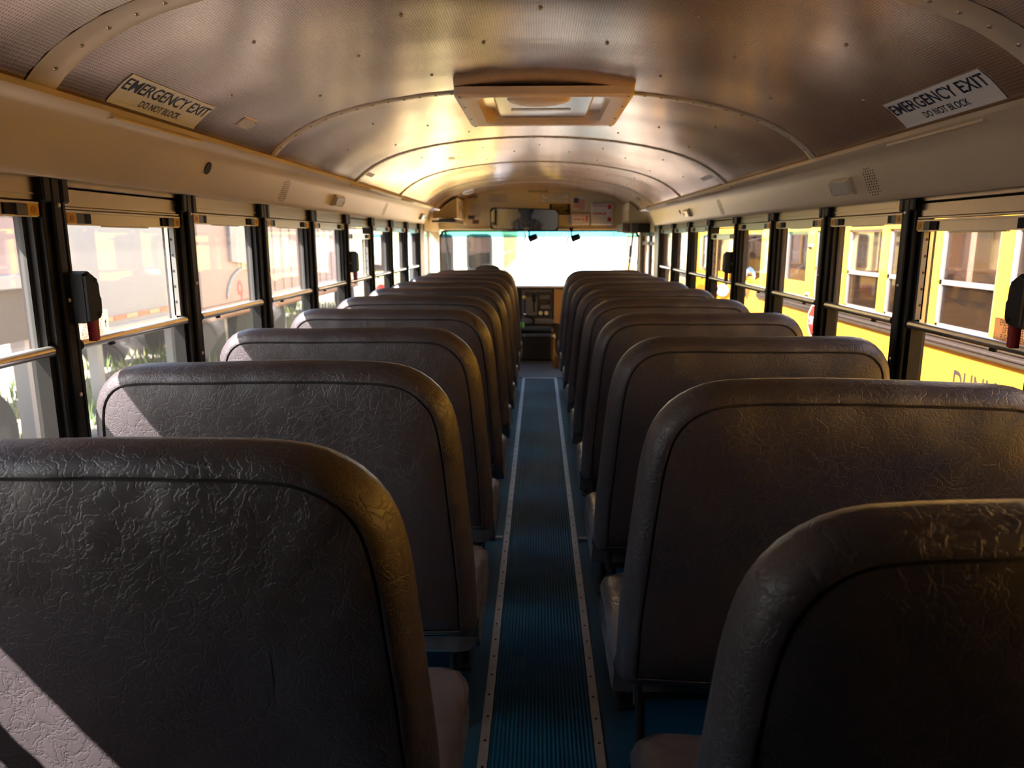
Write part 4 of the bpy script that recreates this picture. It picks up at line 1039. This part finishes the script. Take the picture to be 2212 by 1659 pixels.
def school_bus(org, L, n, first, label, paint, seats=True, hood=True, group='parked school buses'):
    """body floor at z 0 like our own bus; rear face at y 0; n side bays of .70 m starting at y = first"""
    r = thing('school_bus', (org[0], org[1], GZ), label, 'school bus', group)
    r['_o'] = (0, 0, GZ); HW = 1.2
    zs, zt = .955, 1.565; pitch = .70; end = first + n * pitch
    b = MB()
    for s in (-1, 1):
        b.box(s * HW, s * (HW - .05), .05, L - .05, -.45, zs); b.box(s * HW, s * (HW - .05), .05, L - .05, zt, 1.72)
        b.box(s * HW, s * (HW - .05), .05, first - .05, zs, zt)
        for k in range(n + 1): b.box(s * HW, s * (HW - .05), first + k * pitch - .05, first + k * pitch + .05, zs, zt)
        b.box(s * HW, s * (HW - .05), L - .30, L - .05, zs, zt); b.box(s * HW, s * (HW - .05), end + .05, end + .14, zs, zt); b.box(s * HW, s * (HW - .05), end + .14, L - .30, zs, 1.09)
    roof = [(-1.2, 1.72), (-1.19, 1.80), (-1.14, 1.92), (-1.02, 2.02), (-.8, 2.11), (-.5, 2.17), (0, 2.20), (.5, 2.17), (.8, 2.11), (1.02, 2.02), (1.14, 1.92), (1.19, 1.80), (1.2, 1.72)]
    inner = [(x * .965, z - .04) for x, z in roof[::-1]]
    b.prism(roof + inner, lambda u, v, t_: (u, t_, v), .05, L - .05)
    # rear wall pieces around the openings
    b.prism(roof, lambda u, v, t_: (u, t_, v), 0, .05)
    b.box(-1.2, 1.2, 0, .05, -.45, .75); b.box(-1.2, 1.2, 0, .05, 1.55, 1.72)
    for s in (-1, 1):
        b.box(s * 1.02, s * 1.2, 0, .05, .75, 1.55); b.box(s * .38, s * .62, 0, .05, .75, 1.55); b.box(s * .62, s * 1.02, 0, .05, .75, .98)
    b.prism(roof, lambda u, v, t_: (u, t_, v), L - .05, L)
    b.box(-1.2, 1.2, L - .05, L, -.45, .95); b.box(-1.2, 1.2, L - .05, L, 1.60, 1.72)
    b.box(-1.15, 1.15, .05, L - .05, -.1, -.02)
    body = b.build('body', paint, r)
    for s in (-1, 1):
        for z0, z1 in ((.835, .945), (.34, .42)):
            b = MB(); b.box(s * 1.2, s * 1.225, .02, L - .02, z0, z1, .008); b.box(s * 1.2, s * 1.232, .02, L - .02, z0 + .03, z0 + .045, .003); b.box(s * 1.2, s * 1.232, .02, L - .02, z1 - .045, z1 - .03, .003)
            b.build('rub_rail', M_['busdark'], r)
    for s in (-1, 1):
        for k in range(n):
            a, c = first + k * pitch + .05, first + (k + 1) * pitch - .05
            w_ = MB()
            for y0, y1 in ((a, a + .03), (c - .03, c)): w_.box(s * 1.155, s * 1.185, y0, y1, zs, zt)
            for z0, z1 in ((zs, zs + .02), (1.215, 1.245), (zt - .02, zt)): w_.box(s * 1.155, s * 1.185, a, c, z0, z1)
            f_ = w_.build('side_window', M_['wframe'], r)
            g = MB(); g.box(s * 1.168, s * 1.172, a + .03, c - .03, zs + .02, zt - .02); g.build('pane', M_['glassb'], f_)
    # driver / door windows ahead of the bays
    for s in (-1, 1):
        a, c = end + .14, L - .30
        g = MB(); g.box(s * 1.168, s * 1.172, a, c, 1.09, zt); g.build('front_side_pane', M_['glassb'], r)
        w_ = MB(); w_.box(s * 1.15, s * 1.19, (a + c) / 2 - .02, (a + c) / 2 + .02, 1.09, zt); w_.build('front_side_frame', M_['wframe'], r)
    # rear windows with rounded gaskets
    def rw(x0, x1, z0, z1):
        hw, hh = (x1 - x0) / 2, (z1 - z0) / 2; cx, cz = (x0 + x1) / 2, (z0 + z1) / 2
        o1 = rrect(hw + .015, hh + .015, .09); o2 = rrect(hw - .02, hh - .02, .07)
        b = MB(); nn = len(o1); vs = [(cx + u, -.008, cz + v) for u, v in o1] + [(cx + u, -.014, cz + v) for u, v in o2] + [(cx + u, .03, cz + v) for u, v in o2]
        b.add(vs, [(k, (k + 1) % nn, nn + (k + 1) % nn, nn + k) for k in range(nn)] + [(nn + k, nn + (k + 1) % nn, 2 * nn + (k + 1) % nn, 2 * nn + k) for k in range(nn)])
        f_ = b.build('rear_window', M_['rubber'], r)
        g = MB(); g.prism(o2, lambda u, v, t_: (cx + u, t_, cz + v), .016, .020); g.build('pane', M_['glassb'], f_)
    rw(-1.02, -.62, .98, 1.55); rw(.62, 1.02, .98, 1.55); rw(-.38, .38, .75, 1.55)
    for s in (-1, 1):
        for x, z, rd, mt in ((1.02, .66, .085, 'amber'), (.82, .66, .085, 'tail'), (.66, .64, .10, 'white'), (1.0, 1.86, .09, 'tail'), (.70, 1.88, .09, 'amber')):
            b = MB(); b.cyl((s * x, -.012, z), (0, 1, 0), rd, .03, 24); b.build('rear_lamp', M_[mt], r, smooth=True)
    b = MB(); b.box(-1.2, 1.2, -.12, 0, -.62, -.38, .02); b.build('bumper', M_['busdark'], r)
    ends = [1.9, L + (.7 if hood else -.8)]
    for s in (-1, 1):
        for y in ends:
            b = MB(); zc = GZ + .48; b.tube([(s * .92, y, zc), (s * .95, y, zc), (s * 1.14, y, zc), (s * 1.17, y, zc)], [.40, .47, .47, .42], 28); wl = b.build('wheel', M_['tyre'], r, smooth=True)
            b = MB(); b.tube([(s * 1.13, y, zc), (s * 1.178, y, zc)], [.27, .22], 20); b.build('rim', M_['busdark'], wl, smooth=True)
    # windscreen and hood
    g = MB(); g.box(-1.10, 1.10, L - .03, L - .02, .95, 1.60); g.build('windscreen', M_['glassb'], r)
    if hood:
        b = MB(); P = [(L, -.35), (L, 1.10), (L + .5, 1.06), (L + 1.25, .90), (L + 1.42, .70), (L + 1.45, -.35)]
        b.prism(P, lambda u, v, t_: (t_, u, v), -.98, .98); b.build('hood', paint, r)
        for s in (-1, 1):
            b = MB(); P = [(L - .05, .3), (L + .2, .42), (L + 1.2, .42), (L + 1.4, .2), (L + 1.4, 0), (L + 1.2, 0), (L + 1.05, -.25), (L + .7, -.05), (L + .3, -.3), (L - .05, -.3)]
            b.prism(P, lambda u, v, t_: (s * t_, u, v), .98, 1.2); b.build('fender', paint, r)
            b = MB(); b.tube([(s * 1.18, L - .05, 1.5), (s * 1.36, L + .12, 1.45), (s * 1.36, L + .12, .95), (s * 1.18, L, .9)], .014, 6); b.build('mirror_arm', M_['black'], r, smooth=True)
            b = MB(); b.box(s * 1.28, s * 1.46, L + .09, L + .15, 1.15, 1.42, .02); b.build('mirror_head', M_['black'], r)
            b = MB(); b.dome((s * 1.05, L + 1.1, 1.02), (s * .4, -.9, .2), .13, .09, 16, 4); b.tube([(s * 1.0, L + 1.2, .75), (s * 1.05, L + 1.13, 1.0)], .012, 6); b.build('crossview_mirror', M_['chrome'], r, smooth=True)
    if seats:
        for k in range(n):
            for s in (-1, 1):
                b = MB(); y = first + .35 + k * .70; b.box(s * .2, s * 1.1, y - .05, y + .06, .35, 1.12, .05); b.box(s * .2, s * 1.1, y, y + .45, .33, .45, .03); b.build('seat', M_['brownseat'], r)
    return r

A = school_bus((3.70, -3.45), 11.95, 14, 0.53, 'yellow school bus parked close alongside the right hand windows', M_['bus'])
# writing and stop arm on its near side (bus-local coordinates)
wy = lambda y: y + 3.45
T('lettering', 'DUNMORE', .20, M_['busdark'], A, (-1.2005, wy(4.43), .585), (0, -1, 0), ZU, sx=.72, al='LEFT', off=.002, bold=.022)
T('lettering', '7', .17, M_['busdark'], A, (-1.2005, wy(5.93), .60), (0, -1, 0), ZU, sx=.8, off=.002, bold=.006)
T('lettering', '6', .17, M_['busdark'], A, (-1.2005, wy(8.30), .955), (0, -1, 0), ZU, sx=.9, off=.002, bold=.006)
b = MB(); oc = [(.16 * math.cos(R(22.5 + 45 * k)), .16 * math.sin(R(22.5 + 45 * k))) for k in range(8)]
b.prism(oc, lambda u, v, t_: (t_, wy(6.55) + u, .78 + v), -1.262, -1.255); st = b.build('stop_arm', M_['white'], A, label='red octagonal stop arm with white border')
b = MB(); b.prism([(u * .88, v * .88) for u, v in oc], lambda u, v, t_: (t_, wy(6.55) + u, .78 + v), -1.266, -1.262); b.build('red_face', M_['tail'], st)
T('lettering', 'STOP', .10, M_['white'], st, (-1.267, wy(6.55), .745), (0, -1, 0), ZU, sx=.8, bold=.01)
b = MB(); b.box(-1.255, -1.2, wy(6.60), wy(6.75), .72, .84, .01); b.build('stop_arm_hinge', M_['busdark'], A)
b = MB()
for z in (.98, 1.42): b.dome((-1.2, wy(6.93), z), (-1, 0, 0), .03, .03, 12, 3)
b.build('chrome_studs', M_['chrome'], A, smooth=True)

school_bus((3.75, 12.5), 9.5, 11, .6, 'yellow school bus seen from behind beyond the alongside bus', M_['bus'], hood=False)
school_bus((-1.80, 12.2), 9.0, 10, .6, 'pale sunlit bus seen from behind through the windscreen', M_['busglare'], hood=False)
school_bus((7.4, -2.0), 10.5, 14, .5, 'yellow school bus one row beyond the alongside bus', M_['bus'], seats=False)

# white truck facing us beyond the windscreen, a trailer added behind as blown-out white backdrop
r = thing('box_truck', (1.3, 22, GZ), 'white truck facing the bus beyond the right half of the windscreen', 'truck')
b = MB(); b.box(.25, 2.35, 23.4, 29, -.3, 2.3, .03); b.build('cargo_box', M_['white2'], r)
b = MB(); b.prism([(21.2, -.4), (21.15, .20), (21.6, .32), (22.2, 1.06), (23.3, 1.12), (23.3, -.4)], lambda u, v, t_: (t_, u, v), .5, 2.15); b.build('cab', M_['white2'], r)
b = MB(); b.prism([(21.62, .36), (22.18, 1.00), (22.20, 1.00), (21.66, .36)], lambda u, v, t_: (t_, u - .02, v), .70, 1.95); b.build('windscreen', M_['wscr'], r)
for x in (.38, 2.27):
    b = MB(); b.box(x - .08, x + .08, 22.0, 22.06, .62, .92, .02); b.tube([(x, 22.05, .5), (x, 22.05, 1.0)], .015, 6); b.build('mirror', M_['trailg'], r)
    b = MB(); b.cyl((.75 if x < 1 else 1.9, 21.14, -.05), (0, 1, 0), .12, .04, 20); b.build('headlamp', M_['lens'], r)
b = MB(); b.box(.9, 1.75, 21.12, 21.16, -.25, .1); b.build('grille', M_['greyp'], r)
for x in (.65, 2.0):
    for y in (22.1, 27.0):
        b = MB(); b.tube([(x - .14, y, GZ + .45), (x + .14, y, GZ + .45)], .45, 24); b.build('wheel', M_['tyre'], r, smooth=True)
r = thing('backdrop_trailer', (1.5, 31.5, GZ), 'long white semi trailer parked across behind the white truck', 'trailer')
b = MB(); b.box(-7, 10, 30.5, 33, .1, 5.2, .03); b.build('cargo_box', M_['white2'], r)
b = MB(); b.box(-7, 10, 30.44, 30.5, .0, .2, .01); b.build('bottom_rail', M_['trailg'], r)
for x in (-5.8, -4.7, 8.4, 9.4):
    b = MB(); b.tube([(x, 30.8, GZ + .5), (x, 31.1, GZ + .5)], .5, 24); b.build('wheel', M_['tyre'], r, smooth=True)
for x in (-1, 5):
    b = MB(); b.box(x, x + .15, 31, 31.15, GZ, .1); b.build('landing_leg', M_['trailg'], r)

# trailers on the left
def trailer(y0, y1, x, z0, z1, mt, label, tape=False, ribs=0, wheels=True, depth=2.4, rail=True):
    r = thing('trailer', (x - depth / 2, (y0 + y1) / 2, GZ), label, 'trailer', 'trailers parked left of the bus')
    b = MB(); b.box(x - depth, x, y0, y1, z0, z1, .02)
    if ribs:
        for k in range(ribs): yy = y0 + (y1 - y0) * (k + .5) / ribs; b.box(x, x + .02, yy - .03, yy + .03, z0 + .1, z1 - .1)
    b.build('cargo_box', mt, r)
    if rail:
        b = MB(); b.box(x - .05, x + .03, y0, y1, z0 - .02, z0 + .12, .01); k = y0 + .1
        b.build('bottom_rail', M_['trailg'], r)
    if tape:
        k = y0 + .1; i = 0
        while k < y1 - .3:
            t_ = MB(); t_.box(x + .03, x + .034, k, k + .30, z0 + .19, z0 + .25); t_.build('reflective_tape', M_['tail'] if i % 2 == 0 else M_['tan'], r); k += .32; i += 1
    for yy in ([y0 + .5, y1 - 1.0] if wheels else []):
        for xx in (x - .25, x - depth + .25):
            b = MB(); b.tube([(xx - .2, yy, GZ + .5), (xx + .2, yy, GZ + .5)], .5, 24); b.build('wheel', M_['tyre'], r, smooth=True)
    for yy in (y0 + 1.2, y1 - .5):
        b = MB(); b.box(x - .3, x - .15, yy, yy + .12, GZ, z0); b.build('landing_leg', M_['trailg'], r)
    return r
r = trailer(1.0, 7.6, -5.0, 1.04, 3.6, M_['trailp'], 'pale weathered trailer with large dark number high on its side', wheels=False)
T('lettering', '3420', .46, M_['ink'], r, (-4.995, 7.3, 1.70), (0, 1, 0), ZU, sx=.9, al='RIGHT', off=.002, bold=.02)
b = MB(); b.box(-7.2, -5.1, 1.0, 7.6, .5, 1.04); b.build('dark_underframe', M_['ink'], r)
for yy in (1.6, 6.3):
    b = MB(); b.tube([(-5.5, yy, GZ + .5), (-5.1, yy, GZ + .5)], .5, 24); b.build('wheel', M_['tyre'], r, smooth=True)
trailer(8.7, 12.55, -6.0, .17, 3.4, M_['trailw'], 'white box trailer with red and tan reflective tape along its lower edge', tape=True, wheels=False)
r = trailer(12.9, 15.9, -6.0, .25, 3.4, M_['trailp'], 'pinkish trailer marked with a red painted 9 and hose outlines', rail=False)
T('lettering', '9', .75, M_['redk'], r, (-5.995, 14.6, .15), (0, 1, 0), ZU, sx=.8, off=.003)
b = MB(); b.tube([(-5.98, 13.95 + .9 - .9 * math.cos(R(a)), .35 + .55 * math.sin(R(a))) for a in range(0, 181, 12)], .025, 6); b.build('hose', M_['trailg'], r, smooth=True)
b = MB(); b.prism([(14.15, 1.05), (14.95, .98), (14.95, 3.2), (14.15, 3.2)], lambda u, v, t_: (t_, u, v), -6.0, -5.93); b.build('grey_unit', M_['trailw'], r)
b = MB(); b.box(-7.5, -5.9, 12.9, 15.9, .0, .25, .05); b.build('rusty_sill', M_['rust'], r)
r = trailer(16.3, 24.5, -6.0, .2, 3.4, M_['trailp'], 'long pinkish planked trailer with a red painted number 97', ribs=14)
T('lettering', '97', .55, M_['redk'], r, (-5.97, 18.9, 1.55), (0, 1, 0), ZU, sx=.9, off=.003)
b = MB(); b.box(-7.5, -5.9, 16.3, 24.5, -.05, .2, .05); b.build('rusty_sill', M_['rust'], r)
# grass and weeds under the trailers
gr = MB(); rnd = random.Random(8)
for i in range(9000):
    x = -3.2 - rnd.random() ** 1.2 * 5.5; y = rnd.uniform(2, 26); h = rnd.uniform(.05, .26) * (1.4 if x < -4.4 else .5); a = rnd.uniform(0, 6.3); w_ = .02
    gr.cur = 0 if rnd.random() < .65 else 1
    gr.add([(x - w_ * math.cos(a), y - w_ * math.sin(a), GZ), (x + w_ * math.cos(a), y + w_ * math.sin(a), GZ), (x + rnd.uniform(-.08, .08), y + rnd.uniform(-.08, .08), GZ + h)], [(0, 1, 2)])
o = gr.build('grass', [M_['grass'], M_['grassy']]); tag(o, 'green and yellowing grass growing under the trailers', 'grass', kind='stuff')
# pale building far to the right
r = thing('building', (16, 8, GZ), 'pale low building beyond the buses on the right', 'building')
b = MB(); b.box(14, 20, -8, 26, GZ, 3.0); b.build('wall', M_['pink'], r)
for k in range(9):
    b = MB(); b.box(13.96, 14.02, -6 + k * 3.4, -4.6 + k * 3.4, .4, 1.8, .01); f_ = b.build('window', M_['white2'], r); b = MB(); b.box(13.95, 13.962, -5.9 + k * 3.4, -4.7 + k * 3.4, .5, 1.7); b.build('pane', M_['dash'], f_)
